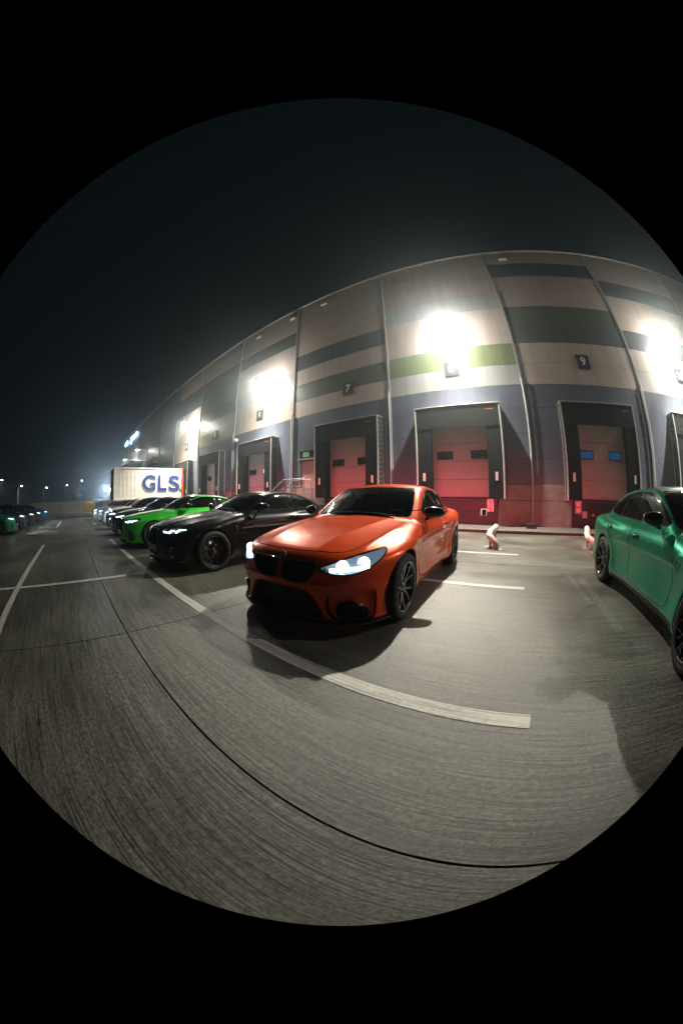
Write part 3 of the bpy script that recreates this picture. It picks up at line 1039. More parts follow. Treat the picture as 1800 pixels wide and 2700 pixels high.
WHEELS = {}
def wheel_meshes(style, R, wd, rimr):
    key = (style, R)
    if key in WHEELS: return WHEELS[key]
    hw = wd/2
    prof = [(rimr-.004, -hw+.014), (rimr+.014, -hw+.004), (R-.04, -hw), (R-.012, -hw+.012), (R-.002, -hw+.036)]
    for gx in (-.055, -.018, .018, .055):
        prof += [(R, gx-.007), (R-.007, gx-.005), (R-.007, gx+.005), (R, gx+.007)]
    prof += [(R-.002, hw-.036), (R-.012, hw-.012), (R-.04, hw), (rimr+.014, hw-.004), (rimr-.004, hw-.014)]
    ty = MB(); n = 88
    vs = []; fs = []
    for r, a in prof:
        for k in range(n):
            t = 2*pi*k/n
            rr = r
            if abs(a) > hw-.04 and r > R-.03 and k % 2: rr = r-.0045
            vs.append((a, rr*cos(t), rr*sin(t)))
    for i in range(len(prof)-1):
        for k in range(n):
            a = i*n+k; b = i*n+(k+1) % n
            fs.append((a, b, b+n, a+n))
    ty.add(vs, fs, 0, True)
    # raised ring on the sidewall
    ty.lathe([(R-.058, hw-.0005), (R-.055, hw+.0015), (R-.050, hw+.0015), (R-.047, hw-.0005)], 64)
    tyre = ty.mesh('tyre'); tyre.materials.append(MT['rubber'])
    rm = MB()
    rm.lathe([(rimr-.01, -hw+.012), (rimr+.004, -hw+.01), (rimr+.004, -hw+.02), (rimr-.022, -hw+.06), (rimr-.03, .02), (rimr-.018, hw-.045), (rimr-.014, hw-.022),
              (rimr+.002, hw-.012), (rimr+.006, hw-.005), (rimr-.004, hw-.003), (rimr-.014, hw-.012)], 64)
    xo = hw-.018
    def P(r, ang, x): return (x, r*cos(ang), r*sin(ang))
    def T(ang): return (0, -sin(ang), cos(ang))
    if style == 'coupe':
        for k in range(5):
            a0 = 2*pi*k/5+.3
            for s in (-1, 1):
                path = []
                for r, da, x in ((.035, .16, xo-.035), (.075, .17, xo-.03), (.125, .20, xo-.022), (.18, .27, xo-.012), (rimr-.012, .36, xo-.004)):
                    a = a0+s*da
                    path.append((P(r, a, x), T(a)))
                add_sweep(rm, path, [.034, .024, .019, .017, .024], [.05, .045, .035, .028, .022])
    elif style == 'multi':
        for k in range(7):
            a0 = 2*pi*k/7
            for s in (-1, 1):
                path = []
                for r, da, x in ((.03, .04, xo-.035), (.10, .07, xo-.026), (.17, .16, xo-.014), (rimr-.012, .235, xo-.004)):
                    a = a0+s*da
                    path.append((P(r, a, x), T(a)))
                add_sweep(rm, path, [.022, .017, .014, .018], [.05, .04, .03, .02])
    else:
        for k in range(5):
            a0 = 2*pi*k/5+.1
            for s in (-1, 1):
                path = [(P(.03, a0+s*.10, xo-.04), T(a0)), (P(.11, a0+s*.13, xo-.028), T(a0+s*.1)),
                        (P(.165, a0+s*.20, xo-.016), T(a0+s*.2)), (P(rimr-.012, a0+s*.20, xo-.004), T(a0+s*.2))]
                add_sweep(rm, path, [.028, .017, .014, .018], [.05, .04, .03, .02])
                path = [(P(.155, a0+s*.19, xo-.017), T(a0+s*.3)), (P(.20, a0+s*.40, xo-.01), T(a0+s*.8)), (P(rimr-.012, a0+s*.52, xo-.004), T(a0+s*.5))]
                add_sweep(rm, path, [.014, .012, .016], [.03, .024, .02])
    rm.lathe([(0, xo-.02), (.030, xo-.02), (.034, xo-.026), (.05, xo-.034), (.075, xo-.04), (.085, xo-.06), (.085, xo-.09)], 24)
    for k in range(5):
        a = 2*pi*k/5+.3+pi/5
        rm.lathe([(0, xo-.018), (.009, xo-.02), (.010, xo-.04)], 8, 'x', (0, .055*cos(a), .055*sin(a)))
    rim = rm.mesh('rim')
    rim.materials.append(MT[{'coupe': 'rim_dark', 'multi': 'rim_black', 'vee': 'rim_black', 'grey': 'rim_light'}[style]])
    dk = MB().lathe([(.09, xo-.11), (.185, xo-.11), (.187, xo-.118), (.185, xo-.14), (.09, xo-.14)], 40).mesh('brake_disc')
    dk.materials.append(MT['steel'])
    cp = MB()
    pr = []
    for i in range(7):
        a = radians(-35+70*i/6)
        pr.append((.205*cos(a), .205*sin(a)))
    for i in range(7):
        a = radians(35-70*i/6)
        pr.append((.135*cos(a), .135*sin(a)))
    cp.prism(pr, 'x', xo-.155, xo-.072)
    cal = cp.mesh('brake_caliper'); cal.materials.append(MT['black'])
    cap = MB().lathe([(0, xo-.016), (.024, xo-.0165), (.028, xo-.021)], 20).mesh('hub_cap'); cap.materials.append(MT['hub'])
    WHEELS[key] = (tyre, rim, dk, cal, cap)
    return WHEELS[key]

def badge(parent, p, n, r=.038):
    t = empty('badge'); t.parent = parent
    z = Vector(n).normalized()
    q = z.to_track_quat('Z', 'Y')
    t.rotation_mode = 'QUATERNION'; t.rotation_quaternion = q; t.location = Vector(p)
    MB().lathe([(0, .001), (r*.99, .002), (r, .0055), (r*.9, .0075), (r*.72, .0075), (r*.70, .005)], 28, 'z').build('badge_ring', MT['gloss_black'], t)
    MB().lathe([(r*.99, .0045), (r, .0068), (r*.93, .0085), (r*.92, .0045)], 28, 'z').build('badge_rim', MT['chrome'], t)
    for k in range(4):
        v = [(0, 0, .0072)]
        for i in range(7):
            a = pi/2*k+pi/2*i/6
            v.append((r*.66*cos(a), r*.66*sin(a), .0072))
        me = MB().add(v, [(0, i, i+1) for i in range(1, 7)])
        me.build('badge_quadrant', MT['badge_blue' if k % 2 else 'badge_white'], t)
    return t

def mirror_part(parent, sx, x, y, z, m='gloss_black', sc=1.0, indicator=False):
    t = empty('wing_mirror'); t.parent = parent
    bm = bmesh.new()
    bmesh.ops.create_uvsphere(bm, u_segments=20, v_segments=12, radius=1.0)
    for v in bm.verts:
        p = v.co
        e = lambda q, k: math.copysign(abs(q)**k, q)
        X = e(p.x, .75)*.125*sc; Y = e(p.y, .85)*(.075 if p.y < 0 else .045)*sc; Z = e(p.z, .75)*.070*sc
        Z *= 1.0-.16*(X/.125/sc)
        v.co = Vector((sx*(x+.10*sc+X), y+Y+.05*(X/.125), z+Z))
    me = bpy.data.meshes.new('mirror_cap'); bm.to_mesh(me); bm.free()
    if sx < 0: me.flip_normals()
    for p in me.polygons: p.use_smooth = True
    link('mirror_cap', me, t, MT[m])
    a, b = sorted((sx*(x+.015), sx*(x+.195)))
    MB().box(a, b, y+.043*sc, y+.052*sc, z-.055*sc, z+.052*sc, bev=.004).build('mirror_glass', MT['chrome'], t)
    MB().tube([(sx*(x-.055), y+.035, z-.085), (sx*(x-.0), y+.02, z-.075), (sx*(x+.06), y+.0, z-.05)], [.022, .02, .024], 8).build('mirror_arm', MT['black'], t)
    return t

def seat(parent, x, y, z):
    m = MB()
    m.box(x-.25, x+.25, y-.28, y+.24, z, z+.16, bev=.06)
    bm = MB()
    bm.box(x-.24, x+.24, -.06, .06, 0, .60, bev=.055)
    bm.box(x-.13, x+.13, -.05, .04, .62, .80, bev=.04)
    V = []
    for p in bm.v:
        yy, zz = p[1], p[2]
        V.append((p[0]*1.0, y+.22+yy*cos(.3)+zz*sin(.3), z+.10+zz*cos(.3)-yy*sin(.3)))
    m.add(V, bm.f)
    return m.build('seat', MT['leather'], parent)

def extract(sh, val):
    return sh.split(val)

def build_car(sp, label, group=None, h=.03, paintm=None, name='parked_car', detail=True):
    S = CarShape(sp)
    sh = S.surface(h)
    P = sp
    yF, yR, wb, wr = S.yF, S.yR, sp['wb'], sp['wr']
    car = empty(name, label, 'car', (0, 0, 0), 0, group)
    def uz(v):
        x = v.V[:, 0]
        t = np.clip((x-.52)/.22, 0, 1); t = t*t*(3-2*t)
        return x+(1-t)*S.plan(x)+t*(v.V[:, 1]-yF-S.fp(v.V[:, 2])), v.V[:, 2]
    def front_piece(sh, poly, smooth=2, grow=0.0):
        p = chaikin(poly, smooth) if smooth else np.array(poly)
        u, z = uz(sh)
        d = sdpoly(p, u, z)-grow
        d = np.maximum(d, sh.V[:, 1]-(yF+.75))
        return sh.split(d)
    gaps = []
    def seam(sh, fn, w=.0045):
        a, rest = sh.split(fn(sh)+w)
        ring, rest = rest.split(fn(rest)-w)
        gaps.append(ring)
        return a, rest
    lamp_mats = sp.get('lamp', 'led')
    # --- glass
    def add_glass(nm, pc, both, gm):
        ms = [gm, MT['gloss_black']]
        if both:
            link(nm, shell_mesh(nm, pc, 'both', inset=.005), car, ms)
        else:
            for mr in (None, 'neg'):
                link(nm, shell_mesh(nm, pc, mr, inset=.005), car, ms)
    gm = MT[sp.get('glass', 'glass_dark')]
    p = chaikin(sp['windscreen'], 2)
    fn = lambda s: np.maximum(sdpoly(p, s.V[:, 0], s.V[:, 2]), np.maximum(s.N[:, 1]+.12, s.V[:, 1]-1.9))
    band = fn(sh)
    frit, sh2 = sh.split(band-.014)
    ws, frit = frit.split(fn(frit))
    sh = sh2
    add_glass('windscreen', ws, True, MT[sp.get('glass_front', 'glass')])
    link('windscreen_seal', shell_mesh('windscreen_seal', frit, 'both', inset=.003), car, [MT['gloss_black'], MT['gloss_black']])
    p2 = chaikin(sp['rear_window'], 2)
    fn = lambda s: np.maximum(sdpoly(p2, s.V[:, 0], s.V[:, 2]), np.maximum(.10-s.N[:, 1], 1.9-s.V[:, 1]))
    rw, sh = sh.split(fn(sh))
    add_glass('rear_window', rw, True, MT['glass_dark'])
    # --- side glass with black surround
    dlo = chaikin(sp['dlo'], 2)
    fn = lambda s: np.maximum(sdpoly(dlo, s.V[:, 1], s.V[:, 2]), np.maximum(.30-s.V[:, 0], .35-s.N[:, 0]))
    sur, sh = sh.split(fn(sh)-.016)
    win, sur = sur.split(fn(sur))
    for yc in sp['pillars']:
        lean = lambda s: np.abs(s.V[:, 1]-yc-(-.12)*(s.V[:, 2]-1.1))-.020
        pil, win = win.split(lean(win))
        sur = merge(sur, pil)
    for mr in (None, 'neg'):
        link('window_surround', shell_mesh('window_surround', sur, mr, inset=.002), car, [MT['gloss_black'], MT['gloss_black']])
    rest = win
    for yc in sp['pillars']:
        wpart, rest = rest.split(rest.V[:, 1]-yc+.12*(rest.V[:, 2]-1.1))
        add_glass('side_window', wpart, False, gm)
    add_glass('side_window', rest, False, gm)
    # --- front openings
    for nm, poly, depth, m, rimm, sep in sp['front_open']:
        pc, sh = front_piece(sh, poly, 1 if len(poly) > 4 else 1)
        if not pc.F: continue
        ms = [MT[m] if isinstance(m, str) else m, MT[rimm] if rimm else paintm]
        if sep == 'sub':
            # painted recess with a dark opening inside it
            inner = sp['side_opening']
            push = np.array([0, depth, 0])
            q = Shell(pc.V, pc.N, pc.F)
            op, q2 = front_piece(q, inner, 1)
            for mr in (None, 'neg'):
                pb = push*[1, 1, 1]
                link(nm, shell_mesh(nm, pc2(q2, pc), mr, push=pb), car, [paintm, MT['gloss_black']])
                op2 = Shell(op.V+push, op.N, op.F)
                link('intake_mesh', shell_mesh('intake_mesh', op2, mr, push=[0, .04, 0]), car, [MT['mesh'], MT['gloss_black']])
            continue
        if poly[0][0] == 0 or min(p[0] for p in poly) < 0.001:
            link(nm, shell_mesh(nm, pc, 'both', push=[0, depth, 0]), car, ms)
        else:
            for mr in (None, 'neg'):
                link(nm, shell_mesh(nm, pc, mr, push=[0, depth, 0]), car, ms)
    # --- headlamps
    hp = sp['headlamp']
    bezel, sh = front_piece(sh, hp, 2, grow=.014)
    lampp, bezel = front_piece(bezel, hp, 2)
    for mr in (None, 'neg'):
        hl = empty('headlight'); hl.parent = car
        sx = 1 if mr is None else -1
        link('lens', shell_mesh('lens', lampp, mr, inset=.001), hl, [MT['lens'], MT['gloss_black']])
        link('bezel', shell_mesh('bezel', bezel, mr, inset=.004), hl, [MT['gloss_black'], MT['gloss_black']])
        link('reflector', shell_mesh('reflector', lampp, mr, push=[0, .055, 0]), hl, [MT[sp.get('reflector', 'black')], MT['gloss_black']])
        for kind, u, z, r in sp['lamp_units']:
            q, n = S.at_front(u, z)
            q = q.copy(); q[0] *= sx
            if kind == 'ring':
                pr = [(r*.62, -.002), (r*.8, -.02), (r, -.022), (r*1.08, -.004), (r*1.08, .02)]
                MB().lathe([(a, b) for a, b in pr], 22, 'y', (q[0], q[1]+.034, q[2])).build('light_ring', MT[lamp_mats], hl)
                MB().lathe([(0, -.016), (r*.35, -.012), (r*.6, 0), (r*.62, .02)], 20, 'y', (q[0], q[1]+.034, q[2])).build('projector', MT['led_soft' if lamp_mats in ('led', 'led_low') else lamp_mats], hl)
            else:
                u2, z2 = r
                pts = []
                for i in range(5):
                    t = i/4
                    w_, n_ = S.at_front(u+(u2-u)*t, z+(z2-z)*t)
                    pts.append((w_[0]*sx, w_[1]+.020, w_[2]))
                MB().tube(pts, .0085 if kind == 'bar' else .017, 6).build('light_bar', MT[lamp_mats], hl)
    # --- tail lamps
    tp = chaikin(sp['tail'], 2)
    fn = lambda s: np.maximum(sdpoly(tp, s.V[:, 0]+(yR-s.V[:, 1]-S.rp(s.V[:, 2])), s.V[:, 2]), yR-.75-s.V[:, 1])
    tl, sh = sh.split(fn(sh))
    for mr in (None, 'neg'):
        tlo = empty('tail_light'); tlo.parent = car
        link('tail_lens', shell_mesh('tail_lens', tl, mr, inset=.003), tlo, [MT['tail_glass'], MT['gloss_black']])
        tc = tl.compact()
        strip, _ = tc.split(np.abs(tc.V[:, 2]-sp['tail_z'])-.022)
        link('tail_strip', shell_mesh('tail_strip', strip, mr, inset=-.003), tlo, [MT['tail'], MT['gloss_black']])
        if sp.get('tail_power', 0):
            ld = bpy.data.lights.new('tail_glow', 'AREA'); ld.shape = 'RECTANGLE'; ld.size = .34; ld.size_y = .07
            ld.energy = sp['tail_power']; ld.color = (1.0, .05, .06)
            lo = bpy.data.objects.new('tail_glow', ld); COL.objects.link(lo); lo.parent = tlo
            lo.location = ((1 if mr is None else -1)*.62, yR+.02, sp['tail_z']); lo.rotation_euler = (radians(96), 0, 0)
    # --- wheel arches
    for ya in (0, wb):
        R = P['arch']
        fn = lambda s: np.maximum(np.hypot(s.V[:, 1]-ya, s.V[:, 2]-wr)-R, .45-s.V[:, 0])
        a, sh = sh.split(fn(sh))
        rimc = a
        lo_, keep = a.split(a.V[:, 0]-.6)
        for mr in (None, 'neg'):
            n = 30
            w = MB(); v = []; f = []
            sx = 1 if mr is None else -1
            for i in range(n+1):
                t = radians(-25+230*i/n)
                yy, zz = ya+(R+.002)*cos(t), wr+(R+.002)*sin(t)
                xo = float(S.W(np.array(yy), np.array(zz)))-.012
                for x in (xo, .50):
                    v.append((sx*x, yy, zz))
            for i in range(n): f.append((2*i, 2*i+1, 2*i+3, 2*i+2))
            k0 = len(v)
            v2 = [(sx*.50, ya, wr)]+[v[2*i+1] for i in range(n+1)]
            w.add(v, f, 0, True).add(v2, [(0, i, i+1) for i in range(1, n+1)])
            w.build('wheel_arch', MT['black'], car)
    # --- panels
    bp_ = chaikin(sp['bonnet'], 1)
    fb = lambda s: np.maximum(sdpoly(np.concatenate([bp_, bp_[::-1]*[-1, 1]]) if False else bp_, s.V[:, 0], s.V[:, 1]), .25-s.N[:, 2])
    bon, sh = seam(sh, fb)
    link('bonnet', shell_mesh('bonnet', bon, 'both', rim=.02), car, [paintm, MT['black']])
    for dp in sp['doors']:
        dpp = chaikin(dp, 2)
        fd = lambda s: np.maximum(sdpoly(dpp, s.V[:, 1], s.V[:, 2]), .30-s.V[:, 0])
        dsh, sh = seam(sh, fd)
        yh = max(q[0] for q in dp)-.17
        for mr in (None, 'neg'):
            sx = 1 if mr is None else -1
            d = link('door', shell_mesh('door', dsh, mr, rim=.02), car, [paintm, MT['black']])
            zq = sp['handle_z']+.03*(yh-1.6)
            q, n = S.snap(.9, yh, zq)
            m = MB()
            m.tube([(sx*(q[0]-.01), yh-.115, zq), (sx*(q[0]+.022), yh-.10, zq+.002), (sx*(q[0]+.026), yh, zq+.004), (sx*(q[0]+.022), yh+.09, zq+.006), (sx*(q[0]-.01), yh+.105, zq+.006)], [.012, .013, .014, .013, .012], 8)
            m.build('handle', paintm, d)
            c = MB()
            ring = []
            for i in range(16):
                a = 2*pi*i/16
                qq, _ = S.snap(.9, yh+.062*cos(a), zq+.042*sin(a))
                ring.append((sx*(qq[0]+.0012), qq[1], qq[2]))
            c.add(ring, [tuple(range(16)) if sx > 0 else tuple(range(16))[::-1]]).build('handle_pocket', MT['gloss_black'], d)
    fl = sp.get('boot')
    # roof panel in another finish
    if sp.get('roof_mat'):
        rp = chaikin(sp['roof_panel'], 1)
        fr_ = lambda s: np.maximum(sdpoly(rp, s.V[:, 0], s.V[:, 1]), np.maximum(.6-s.N[:, 2], 1.2-s.V[:, 2]))
        ro, sh = seam(sh, fr_)
        link('roof', shell_mesh('roof', ro, 'both', rim=.01), car, [MT[sp['roof_mat']], MT['black']])
    for nm, poly, m in sp.get('bonnet_inlays', []):
        ip = chaikin(poly, 1)
        pass
    # sills in black
    bodyN = sh
    if sp.get('sill_black'):
        fs_ = lambda s: np.maximum(s.V[:, 2]-.235, np.maximum(.4-s.V[:, 0], np.maximum(.40-s.V[:, 1], s.V[:, 1]-wb+.40)))
        si, sh = sh.split(fs_(sh))
        for mr in (None, 'neg'):
            link('side_skirt', shell_mesh('side_skirt', si, mr), car, [MT['skirt']])
    link('body', shell_mesh('body', sh, 'both'), car, [paintm, MT['black']])
    if gaps:
        gsh = gaps[0]
        for q in gaps[1:]: gsh = merge(gsh, q)
        link('panel_gap', shell_mesh('panel_gap', gsh, 'both', inset=.010), car, [MT['black'], MT['black']])
    # cabin lining: inner skin of roof and pillars
    ins, _ = sh.split(sp['belt']-.02-sh.V[:, 2])
    ins = ins.compact()
    lin = Shell(ins.V-ins.N*.03, -ins.N, [f[::-1] for f in ins.F])
    link('cabin_lining', shell_mesh('cabin_lining', lin, 'both'), car, [MT['liner']])
    ins = Shell(bon.V, bon.N, bon.F)
    # floor pan and door cards, dashboard, seats
    m = MB()
    m.box(-.72, .72, -.45, yR-.35, .19, .34)
    m.box(-.44, .44, -.50, yR-.30, .34, .52)
    m.build('underbody', MT['black'], car)
    y_d = sp['dash_y']
    m = MB()
    m.box(-.70, .70, y_d, y_d+.42, .62, sp['belt']-.045, bev=.05)
    m.box(.12, .58, y_d+.18, y_d+.46, sp['belt']-.08, sp['belt']+.015, bev=.05)
    m.build('dashboard', MT['dash'], car)
    sy = y_d+1.05
    for sx in (-1, 1):
        seat(car, sx*.36, sy, .46)
        MB().box(sx*.74-.02, sx*.74+.02, y_d+.2, y_d+2.1, .40, sp['belt']-.02, bev=.015).build('door_card', MT['liner'], car)
    MB().box(-.66, .66, sy+.75, sy+.95, .45, sp['belt']+.02, bev=.05).build('rear_bench', MT['leather'], car)
    stw = MB()
    pts = [(.36+.18*cos(2*pi*i/20), y_d+.50+.07*sin(2*pi*i/20), .84+.17*sin(2*pi*i/20)) for i in range(21)]
    stw.tube(pts, .015, 6).build('steering_wheel', MT['black'], car)
    mirr = MB().box(-.12, .12, sp['mirror_in'][0], sp['mirror_in'][0]+.03, sp['mirror_in'][1]-.035, sp['mirror_in'][1]+.035, bev=.012)
    mirr.build('rear_view_mirror', MT['black'], car)
    # splitter
    v = []; f = []
    xs = np.linspace(-.88, .88, 41)
    for x in xs:
        yy = float(S.Fy(abs(x), .16))
        ex = .035*(1-(abs(x)/.95)**4)+.004
        for dy, z in ((-ex, sp['zb']-.02), (-ex-.004, sp['zb']-.008), (-ex+.002, sp['zb']+.004), (.12, sp['zb']+.012), (.12, sp['zb']-.02)):
            v.append((x, yy+dy, z+.012*(abs(x)/.88)**6))
    for i in range(len(xs)-1):
        for k in range(5):
            a = i*5+k; b = i*5+(k+1) % 5
            f.append((a, b, b+5, a+5))
    MB().add(v, f, 0, True).build('splitter', MT['gloss_black'], car)
    # mirrors
    for sx in (-1, 1):
        mirror_part(car, sx, sp['mirror'][0], sp['mirror'][1], sp['mirror'][2], sp.get('mirror_mat', 'gloss_black'))
    # wheels
    ms = wheel_meshes(sp['wheel'], wr, sp['tyre_w'], sp['rim_r'])
    for ya, tr in ((0, sp['track'][0]), (wb, sp['track'][1])):
        for sx in (1, -1):
            w = empty('wheel'); w.parent = car
            w.location = (sx*tr, ya, wr)
            st_ = sp.get('steer', 0) if ya == 0 else 0
            w.rotation_euler = (0, 0, (0 if sx > 0 else pi)+st_)
            for nm, me in zip(('tyre', 'rim', 'brake_disc', 'brake_caliper', 'hub_cap'), ms):
                o = link(nm, me, w)
                if nm in ('tyre', 'rim'): o.rotation_euler = (sp.get('spin', .2)+ya, 0, 0)
    # grille slats and frames
    for zt0, zt1, us, m in sp.get('slats', []):
        for u in us:
            for sx in (-1, 1):
                pts = []
                for i in range(3):
                    z = zt0+(zt1-zt0)*i/2
                    q, n = S.at_front(u, z)
                    pts.append((sx*q[0], q[1]+.018, q[2]))
                MB().tube(pts, .0065, 6).build('grille_slat', MT['gloss_black'], car)
    for z, u0, u1 in sp.get('bars', []):
        for sx in (-1, 1):
            pts = []
            for i in range(6):
                q, n = S.at_front(u0+(u1-u0)*i/5, z)
                pts.append((sx*q[0], q[1]+.018, q[2]))
            MB().tube(pts, .008, 6).build('grille_slat', MT['gloss_black'], car)
    if sp.get('kidney'):
        kp = chaikin(sp['kidney'], 2)
        for sx in (-1, 1):
            pts = []
            for u, z in list(kp)+[kp[0]]:
                q, n = S.at_front(u, z)
                pts.append((sx*q[0], q[1]-.002, q[2]))
            MB().tube(pts, sp.get('kidney_r', .009), 8, caps=False).build('grille_frame', MT['gloss_black'], car)
    # badge on the nose
    q, n = S.snap(0, yF+sp['badge'][0], sp['badge'][1])
    badge(car, q+n*.002, n, .041)
    # wipers
    m = MB()
    for x0, x1 in ((.52, -.08), (-.05, -.60)):
        q0, n0 = S.snap(x0, sp['wiper'][0]+.10*x0*x0, sp['wiper'][1])
        q1, n1 = S.snap(x1, sp['wiper'][0]+.10*x1*x1, sp['wiper'][1]+.01)
        m.tube([q0+n0*.02, (q0+q1)/2+n0*.03, q1+n1*.02], [.012, .009, .006], 6)
    m.build('wiper', MT['black'], car)
    if sp.get('plate'):
        z, = sp['plate']
        yy = float(S.Fy(0, z))-.022
        pl = MB().box(-.26, .26, yy, yy+.012, z-.056, z+.056, bev=.004)
        pl.build('number_plate', MT['gloss_black'], car)
    if sp.get('gill'):
        y, z = sp['gill']
        for sx in (-1, 1):
            m = MB()
            for k, (dy, dz, hh) in enumerate(((0, 0, .10), (.035, .0, .085), (.07, .0, .07))):
                q, n = S.snap(.9, y+dy, z)
                q2, n2 = S.snap(.9, y+dy+.03, z-hh)
                m.tube([(sx*(q[0]+.002), q[1], q[2]), (sx*(q2[0]+.002), q2[1], q2[2])], [.012, .006], 6, mi=0 if k else 1)
            m.build('fender_vent', [MT['gloss_black'], MT['chrome']], car)
    if sp.get('spoiler'):
        y0, z0 = sp['spoiler']
        v = []; f = []
        xs = np.linspace(-.62, .62, 17)
        for x in xs:
            yy = y0-.25*x*x
            for dy, dz in ((-.10, .0), (.0, .035), (.012, .03), (.0, -.012)):
                v.append((x, yy+dy, z0+dz-.04*x*x))
        for i in range(len(xs)-1):
            for k in range(4):
                a = i*4+k; b = i*4+(k+1) % 4
                f.append((a, b, b+4, a+4))
        MB().add(v, f, 0, True).build('boot_spoiler', MT['gloss_black'], car)
    return car, S

def merge(a, b):
    n = len(a.V)
    return Shell(np.concatenate([a.V, b.V]), np.concatenate([a.N, b.N]), list(a.F)+[tuple(i+n for i in f) for f in b.F])
def pc2(q, pc):
    return q

SIDE = [(.10, -.10), (.17, -.05), (.24, -.022), (.32, -.014), (.42, -.022), (.55, -.020), (.66, -.006), (.76, 0), (.82, -.012), (.90, -.05), (1.0, -.10), (1.2, -.22)]
COUPE = dict(
    yF=-.79, yR=3.68, wb=2.693, wr=.334, H=1.41, zb=.145, arch=.372, track=(.797, .805), tyre_w=.245, rim_r=.249, wheel='coupe',
    top=[(-.85, .56), (-.79, .64), (-.72, .70), (-.60, .755), (-.3, .835), (0, .885), (.3, .922), (.6, .95), (1.5, .95), (2.5, .98), (3.0, 1.0), (3.4, 1.03), (3.6, 1.03), (3.75, .97)],
    plan=[(-.85, .86), (-.5, .885), (0, .905), (.45, .888), (.9, .872), (1.8, .88), (2.3, .905), (2.7, .918), (3.2, .89), (3.75, .84)],
    side=SIDE, flare=(.022, .026), crown=.075, crease=.775, rise=.022,
    roof=[(-.2, .1), (.15, .4), (.42, .88), (.62, 1.005), (.85, 1.135), (1.08, 1.265), (1.25, 1.345), (1.45, 1.393), (1.75, 1.412), (2.1, 1.398), (2.45, 1.345), (2.8, 1.235), (3.12, 1.09), (3.3, .96), (3.42, .6), (3.8, .3)],
    cabin_w=[(.2, .77), (.8, .80), (1.5, .805), (2.2, .79), (2.8, .735), (3.3, .66), (3.8, .60)], tumble=.38,
    front_prof=[(.08, .10), (.14, .035), (.20, .008), (.30, .006), (.42, .010), (.455, .002), (.475, -.004), (.50, .016), (.58, .034), (.66, .055), (.74, .11), (.9, .25)],
    rear_prof=[(.08, .14), (.2, .06), (.35, .0), (.55, .0), (.75, .035), (.95, .05), (1.05, .03), (1.2, .1)],
    ridges=[(lambda y: .29+.12*(y+.8), .020, .10), (lambda y: .64+.06*(y+.8), .026, .07)],
    belt=.95,
    windscreen=[(0, .990), (.36, .982), (.63, .970), (.672, .978), (.558, 1.300), (.515, 1.316), (0, 1.332), (-.3, 1.332), (-.3, .99)],
    rear_window=[(0, 1.08), (.56, 1.08), (.50, 1.30), (0, 1.33), (-.3, 1.33), (-.3, 1.08)],
    dlo=[(.90, .978), (1.2, .985), (1.9, 1.0), (2.55, 1.035), (2.70, 1.065), (2.62, 1.13), (2.35, 1.23), (2.0, 1.290), (1.68, 1.302), (1.46, 1.278), (1.22, 1.18), (1.02, 1.06)],
    pillars=[1.93], glass='glass_dark',
    front_open=[('kidney_grille', [(.030, .52), (.05, .492), (.12, .482), (.29, .486), (.365, .54), (.425, .630), (.41, .655), (.35, .664), (.08, .664), (.034, .645)], .055, 'black', 'gloss_black', ''),
                ('lower_intake', [(-.2, .43), (.20, .43), (.35, .415), (.46, .30), (.515, .205), (.46, .175), (.2, .175), (-.2, .175)], .07, 'mesh', None, ''),
                ('side_intake', [(.53, .375), (.55, .395), (.70, .41), (.90, .435), (1.08, .445), (1.12, .42), (1.13, .30), (1.12, .20), (1.05, .155), (.85, .15), (.64, .155), (.53, .25)], .045, 'mesh', 'gloss_black', 'sub')],
    side_opening=[(.64, .31), (.70, .335), (.82, .34), (.92, .31), (1.0, .25), (1.03, .205), (.95, .195), (.72, .195), (.65, .22)],
    headlamp=[(.435, .612), (.455, .602), (.54, .586), (.64, .574), (.80, .580), (.95, .606), (1.06, .645), (1.16, .692), (1.235, .738), (1.215, .747), (1.08, .738), (.90, .722), (.72, .694), (.58, .657), (.48, .626)],
    lamp_units=[('ring', .66, .635, .045), ('ring', .90, .663, .045), ('glow', .54, .598, (.98, .626))],
    reflector='glow_fill_reflector', lamp='led_low',
    tail=[(.46, .66), (.50, .78), (.70, .80), (1.12, .79), (1.16, .74), (.98, .64), (.60, .62)], tail_z=.735, tail_power=0,
    bonnet=[(-.2, -.645), (0, -.645), (.25, -.63), (.48, -.565), (.585, -.47), (.63, -.30), (.69, .1), (.735, .50), (.735, .75), (-.2, .75)],
    doors=[[(.68, .24), (.62, .35), (.60, .60), (.66, .90), (.74, 1.05), (1.9, 1.05), (2.03, .92), (2.02, .70), (1.90, .36), (1.84, .25)]],
    handle_z=.81, dash_y=.62, mirror=(.84, .92, 1.01), mirror_in=(1.18, 1.255), badge=(.055, .700), wiper=(.60, 1.0), steer=0.0,
    slats=[(.50, .665, [.075, .115, .155, .195, .235, .275, .315, .355], 'b')],
    kidney=[(.030, .52), (.05, .492), (.12, .482), (.29, .486), (.365, .54), (.425, .630), (.41, .655), (.35, .664), (.08, .664), (.034, .645)], kidney_r=.008,
    glass_front='glass', spin=.35)
def variant(base, **kw):
    d = dict(base); d.update(kw); return d
KID4 = [(.030, .30), (.030, .715), (.075, .748), (.235, .735), (.300, .66), (.290, .44), (.235, .285), (.09, .262)]
